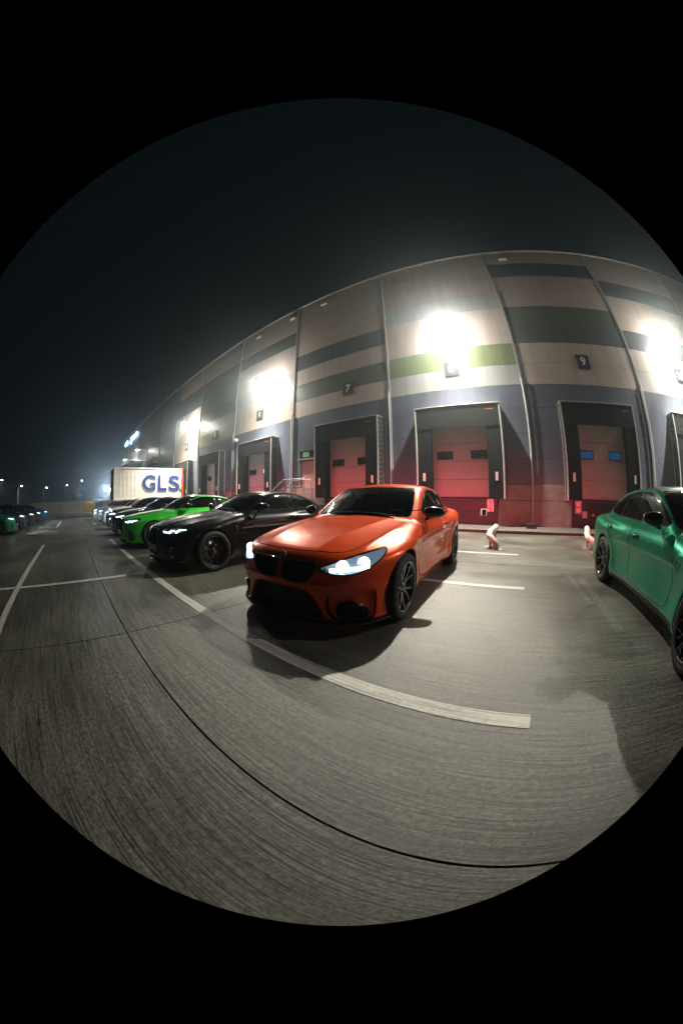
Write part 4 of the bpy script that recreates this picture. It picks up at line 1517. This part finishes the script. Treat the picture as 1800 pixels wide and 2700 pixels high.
GT = variant(COUPE,
    yF=-.85, yR=3.93, wb=2.857, wr=.345, H=1.40, zb=.14, arch=.385, track=(.815, .812), tyre_w=.275, rim_r=.262, wheel='vee',
    top=[(-.92, .58), (-.85, .68), (-.78, .745), (-.64, .80), (-.3, .872), (0, .918), (.3, .95), (.65, .985), (1.5, .98), (2.5, .99), (3.1, 1.0), (3.6, 1.03), (3.82, 1.03), (3.95, .97)],
    plan=[(-.9, .88), (-.5, .90), (0, .925), (.45, .905), (.9, .885), (1.9, .89), (2.4, .92), (2.857, .94), (3.3, .915), (3.95, .85)],
    flare=(.022, .024), crease=.80, belt=.975,
    roof=[(-.2, .1), (.18, .4), (.50, .92), (.70, 1.03), (.95, 1.155), (1.2, 1.27), (1.4, 1.345), (1.62, 1.385), (1.9, 1.395), (2.25, 1.38), (2.6, 1.325), (2.95, 1.23), (3.3, 1.10), (3.5, .98), (3.62, .6), (4.0, .3)],
    cabin_w=[(.2, .78), (.9, .815), (1.6, .82), (2.3, .80), (2.9, .74), (3.4, .66), (4, .60)],
    front_prof=[(.08, .09), (.14, .03), (.20, .005), (.30, .0), (.45, .0), (.58, .012), (.68, .035), (.76, .075), (.84, .15), (.95, .28)],
    rear_prof=[(.08, .14), (.2, .06), (.35, .0), (.55, .0), (.75, .03), (.95, .05), (1.05, .03), (1.2, .1)],
    ridges=[(lambda y: .26+.14*(y+.8), .016, .08), (lambda y: .64+.06*(y+.8), .014, .07)],
    windscreen=[(0, 1.012), (.36, 1.006), (.68, .996), (.73, 1.003), (.60, 1.312), (.555, 1.328), (0, 1.345), (-.3, 1.345), (-.3, 1.012)],
    rear_window=[(0, 1.09), (.57, 1.09), (.50, 1.28), (0, 1.31), (-.3, 1.31), (-.3, 1.09)],
    dlo=[(.92, 1.0), (1.3, 1.008), (2.0, 1.02), (2.75, 1.045), (2.92, 1.075), (2.84, 1.135), (2.5, 1.23), (2.15, 1.285), (1.8, 1.297), (1.52, 1.277), (1.25, 1.18), (1.05, 1.075)],
    pillars=[2.10],
    front_open=[('kidney_grille', KID4, .06, 'black', 'gloss_black', ''),
                ('lower_intake', [(-.2, .225), (.25, .225), (.55, .235), (.62, .185), (.2, .175), (-.2, .175)], .06, 'mesh', None, ''),
                ('side_intake', [(.74, .47), (.86, .49), (1.0, .43), (1.10, .30), (1.02, .22), (.80, .215), (.72, .32)], .05, 'mesh', 'gloss_black', '')],
    headlamp=[(.385, .705), (.40,.695), (.50, .672), (.72, .664), (.95, .680), (1.12, .722), (1.22, .768), (1.08, .772), (.85, .756), (.60, .742), (.45, .732)],
    lamp_units=[('bar', .42, .70, (.62, .690)), ('glow', .64, .682, (.69, .735)), ('bar', .69, .735, (.78, .74)), ('glow', .84, .690, (.92, .752)), ('bar', .92, .752, (1.08, .755))],
    reflector='black', tail=[(.40, .76), (.46, .84), (.70, .86), (1.14, .86), (1.18, .80), (.98, .74), (.55, .73)], tail_z=.80,
    bonnet=[(-.2, -.68), (0, -.68), (.25, -.665), (.46, -.62), (.56, -.52), (.62, -.34), (.70, .1), (.745, .52), (.745, .82), (-.2, .82)],
    doors=[[(.70, .24), (.64, .35), (.62, .60), (.68, .92), (.78, 1.08), (2.06, 1.08), (2.20, .95), (2.18, .70), (2.04, .36), (1.96, .25)]],
    handle_z=.83, dash_y=.70, mirror=(.90, 1.05, 1.06), mirror_in=(1.30, 1.25), badge=(.075, .775), wiper=(.68, 1.025),
    slats=[], bars=[(z, .04, .28) for z in (.33, .385, .44, .495, .55, .605, .66)], kidney=KID4, kidney_r=.010, plate=(.40,), gill=(.50, .74), sill_black=True, spin=.1)
SALOON = variant(GT,
    H=1.44, wheel='vee',
    roof=[(-.2, .1), (.16, .4), (.46, .92), (.66, 1.04), (.92, 1.18), (1.15, 1.30), (1.35, 1.382), (1.55, 1.420), (1.9, 1.436), (2.3, 1.425), (2.65, 1.38), (3.0, 1.28), (3.3, 1.14), (3.5, 1.0), (3.62, .6), (4.0, .3)],
    cabin_w=[(.2, .78), (.9, .815), (1.6, .825), (2.3, .815), (2.9, .76), (3.4, .68), (4, .62)],
    windscreen=[(0, 1.012), (.36, 1.006), (.68, .996), (.73, 1.003), (.605, 1.335), (.56, 1.355), (0, 1.375), (-.3, 1.375), (-.3, 1.012)],
    rear_window=[(0, 1.10), (.57, 1.10), (.52, 1.30), (0, 1.34), (-.3, 1.34), (-.3, 1.10)],
    dlo=[(.90, 1.0), (1.3, 1.006), (2.0, 1.02), (2.80, 1.045), (3.02, 1.09), (2.92, 1.165), (2.62, 1.27), (2.25, 1.330), (1.85, 1.342), (1.50, 1.315), (1.22, 1.195), (1.02, 1.08)],
    pillars=[1.86, 2.74],
    doors=[[(.70, .26), (.64, .36), (.62, .60), (.68, .92), (.78, 1.08), (1.72, 1.08), (1.84, .95), (1.86, .70), (1.84, .36), (1.80, .26)],
           [(1.92, .26), (1.88, .36), (1.89, .70), (1.87, .95), (1.95, 1.08), (2.66, 1.08), (2.80, .98), (2.62, .78), (2.46, .60), (2.34, .38), (2.26, .27)]],
    roof_mat='carbon', roof_panel=[(-.2, 1.44), (0, 1.44), (.40, 1.50), (.545, 1.56), (.57, 1.9), (.555, 2.4), (.50, 2.72), (0, 2.78), (-.2, 2.78)],
    tail_power=0)
#@@CARSPECS_END@@

def recolour(car, old, new, yellow=False, swap=()):
    for o in car.children_recursive:
        if o.type != 'MESH': continue
        for sl in o.material_slots:
            m = sl.material
            rep = None
            if m == old: rep = new
            for a, b in swap:
                if m == a: rep = b
            if yellow and m in (MT['led'], MT['led_soft']): rep = MT['led_yellow']
            if rep is not None:
                sl.link = 'OBJECT'; sl.material = rep

def put(car, x, y, rz, sc=1.0):
    car.location = (x, y, 0); car.rotation_euler = (0, 0, radians(rz)); car.scale = (sc, sc, sc)

P_ORANGE = paint('orange_paint', (0.76, 0.066, 0.003), metal=.22, rough=.33, coat=.85)
P_BLACK = paint('black_paint', (0.006, 0.006, 0.0075), metal=.3, rough=.28)
P_LIME = paint('bright_green_paint', (0.035, 0.60, 0.03), metal=.15, rough=.35)
P_EMERALD = paint('emerald_paint', (0.0006, 0.155, 0.078), metal=.5, rough=.36, coat=.55)
P_NAVY = paint('navy_paint', (0.01, 0.018, 0.06), metal=.4, rough=.3)
P_WHITE = paint('pearl_white_paint', (0.62, 0.60, 0.56), metal=.1, rough=.35)
P_GREY = paint('grey_paint', (0.22, 0.25, 0.27), metal=.3, rough=.35)
P_SILVER = paint('silver_paint', (0.36, 0.37, 0.37), metal=.5, rough=.35)
P_BLUE = paint('blue_paint', (0.01, 0.11, 0.26), metal=.5, rough=.3)

hero, _ = build_car(COUPE, 'orange coupe with black mirrors and kidney grilles, headlights on, parked in front', h=.025, paintm=P_ORANGE)
put(hero, -1.93, 2.49, 2.85, 1.02)
gt, _ = build_car(GT, 'black coupe with slanted white headlight bars, between the orange and bright green cars', 'cars parked on the dock side', h=.03, paintm=P_BLACK)
put(gt, -5.20, 2.38, 0.5)
emer, _ = build_car(SALOON, 'dark green saloon with black roof, cut by the right edge of the photo', None, h=.028, paintm=P_EMERALD)
put(emer, 2.68, 1.80, 2.7)

def car_copy(src, old, new, label, group, x, y, rz, yellow=False, swap=()):
    c = copy_tree(src)
    c['label'] = label
    if group: c['group'] = group
    recolour(c, old, new, yellow, swap)
    put(c, x, y, rz)
    return c
DOCKSIDE = 'cars parked on the dock side'
FARSIDE = 'cars parked along the far side of the aisle'
lime = car_copy(gt, P_BLACK, P_LIME, 'bright green coupe with yellow headlights and black bonnet stripes', DOCKSIDE, -8.4, 2.28, 0, True)
car_copy(gt, P_BLACK, P_NAVY, 'dark navy coupe just behind the bright green car', DOCKSIDE, -11.6, 2.5, 0)
car_copy(emer, P_EMERALD, P_NAVY, 'dark blue saloon between the navy coupe and the white car', DOCKSIDE, -14.7, 2.6, 0)
car_copy(emer, P_EMERALD, P_WHITE, 'pearl white saloon with glaring white headlight in the dock side row', DOCKSIDE, -17.8, 2.75, 0, swap=((MT['carbon'], P_WHITE),))
car_copy(emer, P_EMERALD, P_GREY, 'blue-grey saloon with white headlight behind the white car', DOCKSIDE, -21.3, 2.65, 0, swap=((MT['carbon'], P_GREY),))
car_copy(emer, P_EMERALD, P_SILVER, 'silver grey saloon with yellow headlight, last of the dock side row', DOCKSIDE, -24.6, 2.5, 0, True, swap=((MT['carbon'], P_SILVER),))
car_copy(gt, P_BLACK, P_EMERALD, 'dark green coupe with yellow headlight at the left edge of the photo', FARSIDE, -15.9, -4.7, 180, True)
car_copy(emer, P_EMERALD, P_NAVY, 'navy saloon with white number plate beside the dark green coupe at left', FARSIDE, -19.1, -4.65, 180)
car_copy(emer, P_EMERALD, P_BLACK, 'black saloon with bright white headlight in the middle of the left row', FARSIDE, -22.0, -4.4, 180)
car_copy(gt, P_BLACK, P_BLACK, 'black coupe second from the far end of the left row', FARSIDE, -25.0, -4.2, 180)
car_copy(emer, P_EMERALD, P_BLUE, 'bright blue saloon at the far end of the left row', FARSIDE, -28.6, -3.9, 180, swap=((MT['carbon'], P_BLUE),))
def headlight_beams(car, e):
    for t in [c for c in car.children if c.name.startswith('headlight')]:
        sx = 1 if t.children[0].data.vertices[0].co.x > 0 else -1
        ld = bpy.data.lights.new('dipped_beam', 'SPOT'); ld.energy = e; ld.spot_size = radians(70); ld.spot_blend = .9
        ld.color = (.80, .92, 1.0); ld.shadow_soft_size = .05
        lo = bpy.data.objects.new('dipped_beam', ld); COL.objects.link(lo); lo.parent = t
        lo.location = (sx*.62, -.86, .66); lo.rotation_euler = (radians(-80), 0, 0)
for c_ in [o for o in COL.objects if o.get('group') == FARSIDE][:4]:
    headlight_beams(c_, 420.0)
# black stripes on the bright green bonnet
_Sg = CarShape(GT)
for sx in (-1, 1):
    v = []; f = []
    ys = np.linspace(-.50, .30, 14)
    for i, yy in enumerate(ys):
        wv = .055*min(1, i/4, (13-i)/2+.05)
        for xx in (.33+.14*(yy+.5)-wv, .33+.14*(yy+.5)+wv):
            q, n = _Sg.snap(xx, yy, .9)
            v.append((sx*q[0], q[1], q[2]+.004))
    for i in range(13): f.append((2*i, 2*i+1, 2*i+3, 2*i+2))
    MB().add(v, f, 0, True).build('bonnet_stripe', MT['gloss_black'], lime)

# red light thrown on the docks by the tail lamps of the row
def tail_glow(car, yR, z, e):
    for t in [c for c in car.children if c.name.startswith('tail_light')]:
        sx = 1 if t.children[0].data.vertices[0].co.x > 0 else -1
        ld = bpy.data.lights.new('tail_glow', 'AREA'); ld.shape = 'RECTANGLE'; ld.size = .34; ld.size_y = .07
        ld.energy = e; ld.color = (1.0, .05, .10); ld.spread = radians(64)
        lo = bpy.data.objects.new('tail_glow', ld); COL.objects.link(lo); lo.parent = t
        lo.location = (sx*.62, yR+.03, z); lo.rotation_euler = (radians(88), 0, 0)
tail_glow(hero, 3.70, .735, TAIL_E)
tail_glow(gt, 3.95, .80, TAIL_E)
tail_glow(lime, 3.95, .80, TAIL_E)
tail_glow(emer, 3.95, .80, TAIL_E*.7)
for c_ in [o for o in COL.objects if o.get('group') == DOCKSIDE and o not in (gt, lime)][:4]:
    tail_glow(c_, 3.95, .80, TAIL_E)

# ------------------------------------------------------------------ wheel guides
def wheel_guide(x, y, rz, lab, bend='pipe_scuff'):
    t = empty('wheel_guide', lab, 'wheel guide', (x, y, 0), rz, 'bent pipe wheel guides before the docks')
    ctrl = [(.10, .62, .47), (.06, .40, .43), (-.02, .15, .37), (-.03, -.02, .31), (.06, -.14, .24), (.16, -.22, .13), (.19, -.25, .0)]
    fx = [pchip([(i, c[k]) for i, c in enumerate(ctrl)]) for k in range(3)]
    pts = [tuple(float(f(q)) for f in fx) for q in np.linspace(0, 6, 25)]
    MB().tube(pts[:15], .082, 16).build('pipe', MT['pipe_white'], t)
    MB().tube(pts[14:], .0822, 16).build('pipe_bend', MT[bend], t)
    MB().box(.08, .32, -.36, -.14, .001, .014).build('foot_plate', MT['galv'], t)
    MB().box(-.03, .03, .06, .12, .012, .34).box(-.14, .12, .0, .18, .001, .012).build('leg', MT['galv'], t)
    MB().box(.06, .12, .46, .52, .012, .42).box(-.02, .2, .42, .58, .001, .012).build('rear_leg', MT['galv'], t)
wheel_guide(-.64, 7.35, 0, 'white pipe wheel guide with scuffed red bend on the concrete right of the orange car')
wheel_guide(2.2, 7.7, 0, 'white pipe wheel guide half hidden behind the dark green saloon', 'pipe_white')

# ------------------------------------------------------------------ freight container
CX0, CX1, CY0, CY1, CZ0, CZ1 = -30.85, -28.25, 4.2, 12.0, 1.36, 4.48
ct = empty('freight_container', 'white corrugated freight container with big blue letters and an orange dot, docked to the wall', 'container', ((CX0+CX1)/2, (CY0+CY1)/2, 0))
ct_off = Vector((-(CX0+CX1)/2, -(CY0+CY1)/2, 0))
def cbox(*a, **k):
    m = MB().box(*a, **k)
    m.v = [(p[0]+ct_off.x, p[1]+ct_off.y, p[2]) for p in m.v]
    return m
m = MB(); n = 17
pw = (CY1-CY0-.3)/n
prof = []
for i in range(n):
    y0 = CY0+.15+i*pw
    prof += [(y0, 0), (y0+pw*.36, 0), (y0+pw*.40, -.004), (y0+pw*.96, -.004)]
prof.append((CY0+.15+n*pw, 0))
for face, sgn in ((CX1-.02, 1), (CX0+.02, -1)):
    v = []; f = []
    for i, (yy, dx) in enumerate(prof):
        for zz in (CZ0+.16, CZ1-.12): v.append((face+sgn*dx+ct_off.x, yy+ct_off.y, zz))
    for i in range(len(prof)-1): f.append((2*i, 2*i+1, 2*i+3, 2*i+2))
    MB().add(v, f).build('corrugated_side', MT['corten'], ct)
cbox(CX0+.04, CX1-.04, CY0+.02, CY0+.06, CZ0+.1, CZ1-.1).build('front_end', MT['dark_roof'], ct)
cbox(CX0+.04, CX1-.04, CY0+.05, CY1-.05, CZ1-.10, CZ1-.05).build('roof', MT['corten'], ct)
for xx in (CX0, CX1-.09):
    cbox(xx, xx+.09, CY0+.1, CY1-.1, CZ1-.12, CZ1-.01, bev=.01).build('top_rail', MT['corten'], ct)
    cbox(xx, xx+.09, CY0+.1, CY1-.1, CZ0, CZ0+.16, bev=.01).build('bottom_rail', MT['corten'], ct)
    for yy, mm in ((CY0, 'corten'), (CY1-.16, 'red_frame')):
        cbox(xx, xx+.10, yy, yy+.16, CZ0, CZ1, bev=.01).build('corner_post', MT[mm], ct)
cbox(CX0, CX1, CY1, CY1+.14, CZ0, CZ1, bev=.02).build('door_frame', MT['red_frame'], ct)
cbox(CX0+.3, CX1-.3, CY0+.4, CY1-.4, CZ0-.14, CZ0-.002).build('floor_frame', MT['dark_roof'], ct)
for xx in (CX0+.15, CX1-.25):
    for yy in (CY0+1.2, CY1-1.4):
        cbox(xx, xx+.1, yy, yy+.1, 0.0, CZ0-.002).build('support_leg', MT['galv'], ct)
for yy in (CY0+.08, CY0+1.6, CY0+3.2):
    cbox(CX1+.001, CX1+.006, yy, yy+.22, CZ0+.02, CZ0+.12).build('reflector', MT['orange_print'], ct)
for ch, yy, sz in (('G', 8.13, 2.12), ('L', 9.62, 2.12), ('S', 10.98, 2.12)):
    me = text_mesh(ch, sz, .002, .05, 'letter')
    o = link('letter', me, ct, MT['blue_print'])
    bb = [v.co.copy() for v in me.vertices]
    cx = (min(p.x for p in bb)+max(p.x for p in bb))/2; cy = (min(p.y for p in bb)+max(p.y for p in bb))/2
    w0 = max(p.x for p in bb)-min(p.x for p in bb); h0 = max(p.y for p in bb)-min(p.y for p in bb)
    tw = {'G': 1.45, 'L': 1.0, 'S': 1.30}[ch]
    for v in me.vertices: v.co.x = (v.co.x-cx)*tw/w0; v.co.y = (v.co.y-cy)*1.55/h0
    o.rotation_euler = (pi/2, 0, pi/2); o.location = (CX1+.004+ct_off.x, yy+ct_off.y, 3.02)
dt = MB().lathe([(0, .004), (.20, .004), (.21, 0)], 24, 'x').build('letter_dot', MT['orange_print'], ct)
dt.location = (CX1+.002+ct_off.x, 11.80+ct_off.y, 2.46)
me = text_mesh('C 715', .16, .001, .002, 'code_letters')
o = link('code_letters', me, ct, MT['sign_dark']); o.rotation_euler = (pi/2, 0, pi/2); o.location = (CX1+.003+ct_off.x, 5.1+ct_off.y, 4.24)

# ------------------------------------------------------------------ far end: retaining wall, bins, lamps, signs
rw = empty('retaining_wall', 'long low concrete retaining wall closing the far end of the yard', 'wall', (-48, 0, 0))
for i in range(-9, 6):
    MB().box(0, .3, i*2.5+.01, i*2.5+2.49, 0, 1.66+.004*i, bev=.015).build('wall_panel', MT['retain'], rw)
def bin_(y, mname, lab, w=1.25, label_m=None):
    t = empty('wheelie_bin', lab, 'bin', (-46.3, y, 0), 0, 'waste bins by the retaining wall')
    hw = w/2
    v = []
    for z, s_, d in ((.14, .86, .30), (1.28, 1.0, .42)):
        for sx, sy in ((-1, -1), (1, -1), (1, 1), (-1, 1)): v.append((sx*d, sy*hw*s_, z))
    MB().add(v, [(3, 2, 1, 0), (4, 5, 6, 7)]+[(i, (i+1) % 4, (i+1) % 4+4, i+4) for i in range(4)]).build('bin_body', MT[mname], t)
    MB().box(-.46, .46, -hw-.04, hw+.04, 1.285, 1.36, bev=.03).box(-.40, .40, -hw, hw, 1.34, 1.50, bev=.06).build('bin_lid', MT[mname], t)
    for sx in (-1, 1):
        for sy in (-1, 1):
            MB().lathe([(0, -.03), (.09, -.03), (.10, 0), (.09, .03), (0, .03)], 14, 'x', (sx*.25, sy*hw*.7, .10)).build('bin_wheel', MT['rubber'], t)
    MB().tube([(.44, -hw*.7, 1.20), (.48, -hw*.7, 1.2), (.48, hw*.7, 1.2), (.44, hw*.7, 1.2)], .014, 6).build('bin_handle', MT['black'], t)
    return t
yb = bin_(2.65, 'yellow', 'bright yellow wheeled bin standing against the far wall')
MB().box(.40, .404, -.12, .12, .80, .92).build('bin_mark', MT['sign_dark'], yb).rotation_euler = (0, .05, 0)
bb_ = bin_(4.25, 'blue_bin', 'blue wheeled bin right of the yellow bin')
MB().box(.40, .404, -.10, .15, .70, .78).build('bin_mark', MT['tag'], bb_).rotation_euler = (0, .05, 0)

def street_lamp(x, y, h, lab, power=900.0, arm=1.0, dirn=(0, 1)):
    t = empty('street_lamp', lab, 'street lamp', (x, y, 0), 0, 'street lamps beyond the yard')
    MB().tube([(0, 0, 0), (0, 0, h*.5), (0, 0, h)], [.09, .075, .05], 8).build('lamp_post', MT['galv'], t)
    dx, dy = dirn
    MB().tube([(0, 0, h), (dx*arm*.5, dy*arm*.5, h+.08), (dx*arm, dy*arm, h+.1)], .04, 6).build('lamp_arm', MT['galv'], t)
    MB().box(dx*arm-.22, dx*arm+.22, dy*arm-.22, dy*arm+.22, h+.06, h+.18, bev=.04).build('lamp_head', MT['galv'], t)
    MB().box(dx*arm-.20, dx*arm+.20, dy*arm-.20, dy*arm+.20, h+.0, h+.055, bev=.02).build('lamp_lens', MT['street_lens'], t)
    ld = bpy.data.lights.new('street_light', 'SPOT'); ld.energy = power; ld.spot_size = radians(120); ld.spot_blend = .8
    ld.color = (.95, .97, 1.0); ld.shadow_soft_size = .1
    lo = bpy.data.objects.new('street_light', ld); COL.objects.link(lo); lo.parent = t
    lo.location = (dx*arm, dy*arm, h-.07)
street_lamp(-62, -20.2, 6.3, 'street lamp at the left edge of the photo, over the parked cars', 2600)
street_lamp(-70, -16.4, 5.5, 'street lamp above the left row with a soft cone of light', 2600)
street_lamp(-80, -10.0, 5.5, 'slim street lamp left of the long wall beyond the blue car', 700)
street_lamp(-100, -4.2, 7.1, 'far dim street lamp over the middle of the long wall', 500)
street_lamp(-88, 1.3, 7.6, 'tall street lamp behind the yellow bin next to a blue sign', 900)
street_lamp(-95, 12.2, 6.5, 'far street lamp by the bright lights left of the container', 900)
sg = empty('road_sign', 'grey board sign on a post behind the retaining wall', 'sign', (-88, .70, 0))
MB().tube([(0, 0, 0), (0, 0, 5.4)], .06, 8).build('post', MT['galv'], sg)
MB().box(.06, .10, -.35, .42, 4.2, 5.3, bev=.02).build('board', MT['clad_grey'], sg)
MB().box(.06, .10, -.30, .30, 2.9, 4.1, bev=.02).build('board', MT['white'], sg)
s2 = empty('road_sign', 'round blue road sign below the tall street lamp', 'sign', (-87.6, 1.82, 0))
MB().tube([(0, 0, 0), (0, 0, 4.1)], .05, 8).build('post', MT['galv'], s2)
MB().lathe([(0, .12), (.40, .12), (.42, .10), (.40, .08)], 24, 'x', (0, 0, 3.75)).build('sign_disc', emis('self_glowing_blue', (.03, .16, .6), .6), s2)  # disc glows by itself, standing in for light thrown back
gd = empty('guard_rail', 'steel railing of thin bars along the road beyond the wall', 'railing', (-84, 2, 0))
MB().tube([(0, 0, 2.9), (0, 14, 2.9)], .05, 6).build('top_bar', MT['galv'], gd)
for i in range(29):
    MB().tube([(0, i*.5, 1.6), (0, i*.5, 2.9)], .025, 5).build('upright', MT['galv'], gd)
MB().box(-1, 1, -.5, 14.5, 0, 1.6).build('bank', MT['retain'], gd)
hl = empty('distant_hall', 'long dark hall on the horizon left of the container', 'hall', (-140, 0, 0))
MB().box(-14, 0, -2, 60, 0, 6.0).build('wall', MT['dark_roof'], hl)
MB().box(-14.3, .3, -2.3, 60.3, 6.0, 6.5).build('roof', MT['dark_roof'], hl)
for i in range(4):
    MB().box(.001, .05, 6+i*9, 9+i*9, 1.5, 3.5).build('window', MT['pane'], hl)
for i, (yy, zz, s_) in enumerate(((11.6, 5.0, .75), (13.3, 4.9, .6))):
    t = empty('area_light', ['bright area light cluster left of the container edge', 'bright area light right at the container edge'][i], 'area light', (-96, yy, 0), 0, 'area lights behind the container')
    MB().tube([(0, 0, 0), (0, 0, zz)], .07, 8).build('mast', MT['galv'], t)
    MB().box(-.1, .02, -s_, s_, zz-.05, zz+.75, bev=.03).build('lamp_case', MT['galv'], t)
    MB().box(.022, .05, -s_+.05, s_-.05, zz, zz+.7).build('lamp_face', MT['led'], t)
    ld = bpy.data.lights.new('area_glow', 'SPOT'); ld.energy = 5000; ld.spot_size = radians(150); ld.spot_blend = 1; ld.color = (.7, .85, 1.0); ld.shadow_soft_size = .3
    lo = bpy.data.objects.new('area_glow', ld); COL.objects.link(lo); lo.parent = t
    lo.location = (.2, 0, zz+.35); lo.rotation_euler = (0, radians(-80), 0)
fc = empty('far_car', 'white car far off on the road behind the railing', 'car', (-92, 8.9, 1.6))
bm_ = MB()
pr = [(-2.1, .3), (-2.1, .75), (-1.2, .95), (-.6, 1.42), (.9, 1.42), (1.5, .95), (2.1, .85), (2.1, .3)]
bm_.prism(pr, 'x', -.85, .85).build('body', MT['white'], fc)
MB().prism([(-1.1, .97), (-.58, 1.36), (.86, 1.36), (1.35, .97)], 'x', .851, .86).build('side_window', MT['gloss_black'], fc)
for yy in (-1.3, 1.3):
    MB().lathe([(0, .02), (.31, .02), (.33, -.05), (.31, -.2), (0, -.2)], 18, 'x', (.87, yy, .33)).build('wheel', MT['rubber'], fc)
tr = empty('young_tree', 'small bare staked tree behind the long wall', 'tree', (-84, -3.2, 0))
MB().tube([(0, 0, 0), (.03, .02, 1.6), (0, 0, 3.6)], [.07, .05, .02], 6).build('trunk', MT['bark'], tr)
m = MB()
for i in range(26):
    z = random.uniform(2.0, 3.5); a = random.uniform(0, 2*pi); l = random.uniform(.3, .8)
    m.tube([(0, 0, z), (l*.5*cos(a), l*.5*sin(a), z+l*.4), (l*cos(a), l*sin(a), z+l*.9)], [.018, .012, .004], 4)
m.build('branches', MT['bark'], tr)
MB().tube([(.3, -.35, 0), (.3, -.35, 3.0)], .04, 6).build('stake', MT['bark'], tr)
MB().tube([(.3, .35, 0), (.3, .35, 3.0)], .04, 6).build('stake', MT['bark'], tr)
# backlit letters on the far facade
ls = empty('lit_wall_sign', 'glowing blue-white letters on the far end of the warehouse facade', 'sign', (-60, WALL_Y-.15, 13.9))
for x0, x1, z0, z1 in ((-7.0, -5.9, -.45, .45), (-5.6, -3.9, -.45, .55), (-.5, .6, -1.0, .5), (.9, 2.2, -.5, .45), (2.5, 3.7, -.45, .40), (4.0, 5.6, -.40, .50)):
    p = chaikin([(x0, z0), (x1, z0), (x1, z1), (x0, z1)], 1)
    MB().prism([tuple(q) for q in p], 'y', -.12, 0).build('letter', MT['sign_lit'], ls)
    MB().box(x0+.3, x0+.5, 0, .14, (z0+z1)/2-.1, (z0+z1)/2+.1).build('standoff', MT['galv'], ls)
sl_ = bpy.data.lights.new('sign_glow', 'AREA'); sl_.shape = 'RECTANGLE'; sl_.size = 12; sl_.size_y = 1; sl_.energy = 160; sl_.color = (.45, .7, 1)
lo = bpy.data.objects.new('sign_glow', sl_); COL.objects.link(lo); lo.parent = ls; lo.location = (0, -.3, 0); lo.rotation_euler = (radians(90), 0, 0)

# ------------------------------------------------------------------ night mist
hz = MB().box(-170, 40, -60, 60, -1.0, 18.5).build('haze', [])
tag(hz, kind='stuff')
hm = bpy.data.materials.new('night_mist'); hm.use_nodes = True
nt = hm.node_tree
nt.nodes.remove(nt.nodes['Principled BSDF'])
pv_ = nd(nt, 'ShaderNodeVolumePrincipled')
pv_.inputs['Color'].default_value = (.80, .93, 1.0, 1)
pv_.inputs['Density'].default_value = 0.0041
pv_.inputs['Anisotropy'].default_value = 0.84
nt.links.new(pv_.outputs[0], nt.nodes['Material Output'].inputs['Volume'])
hz.data.materials.append(hm)
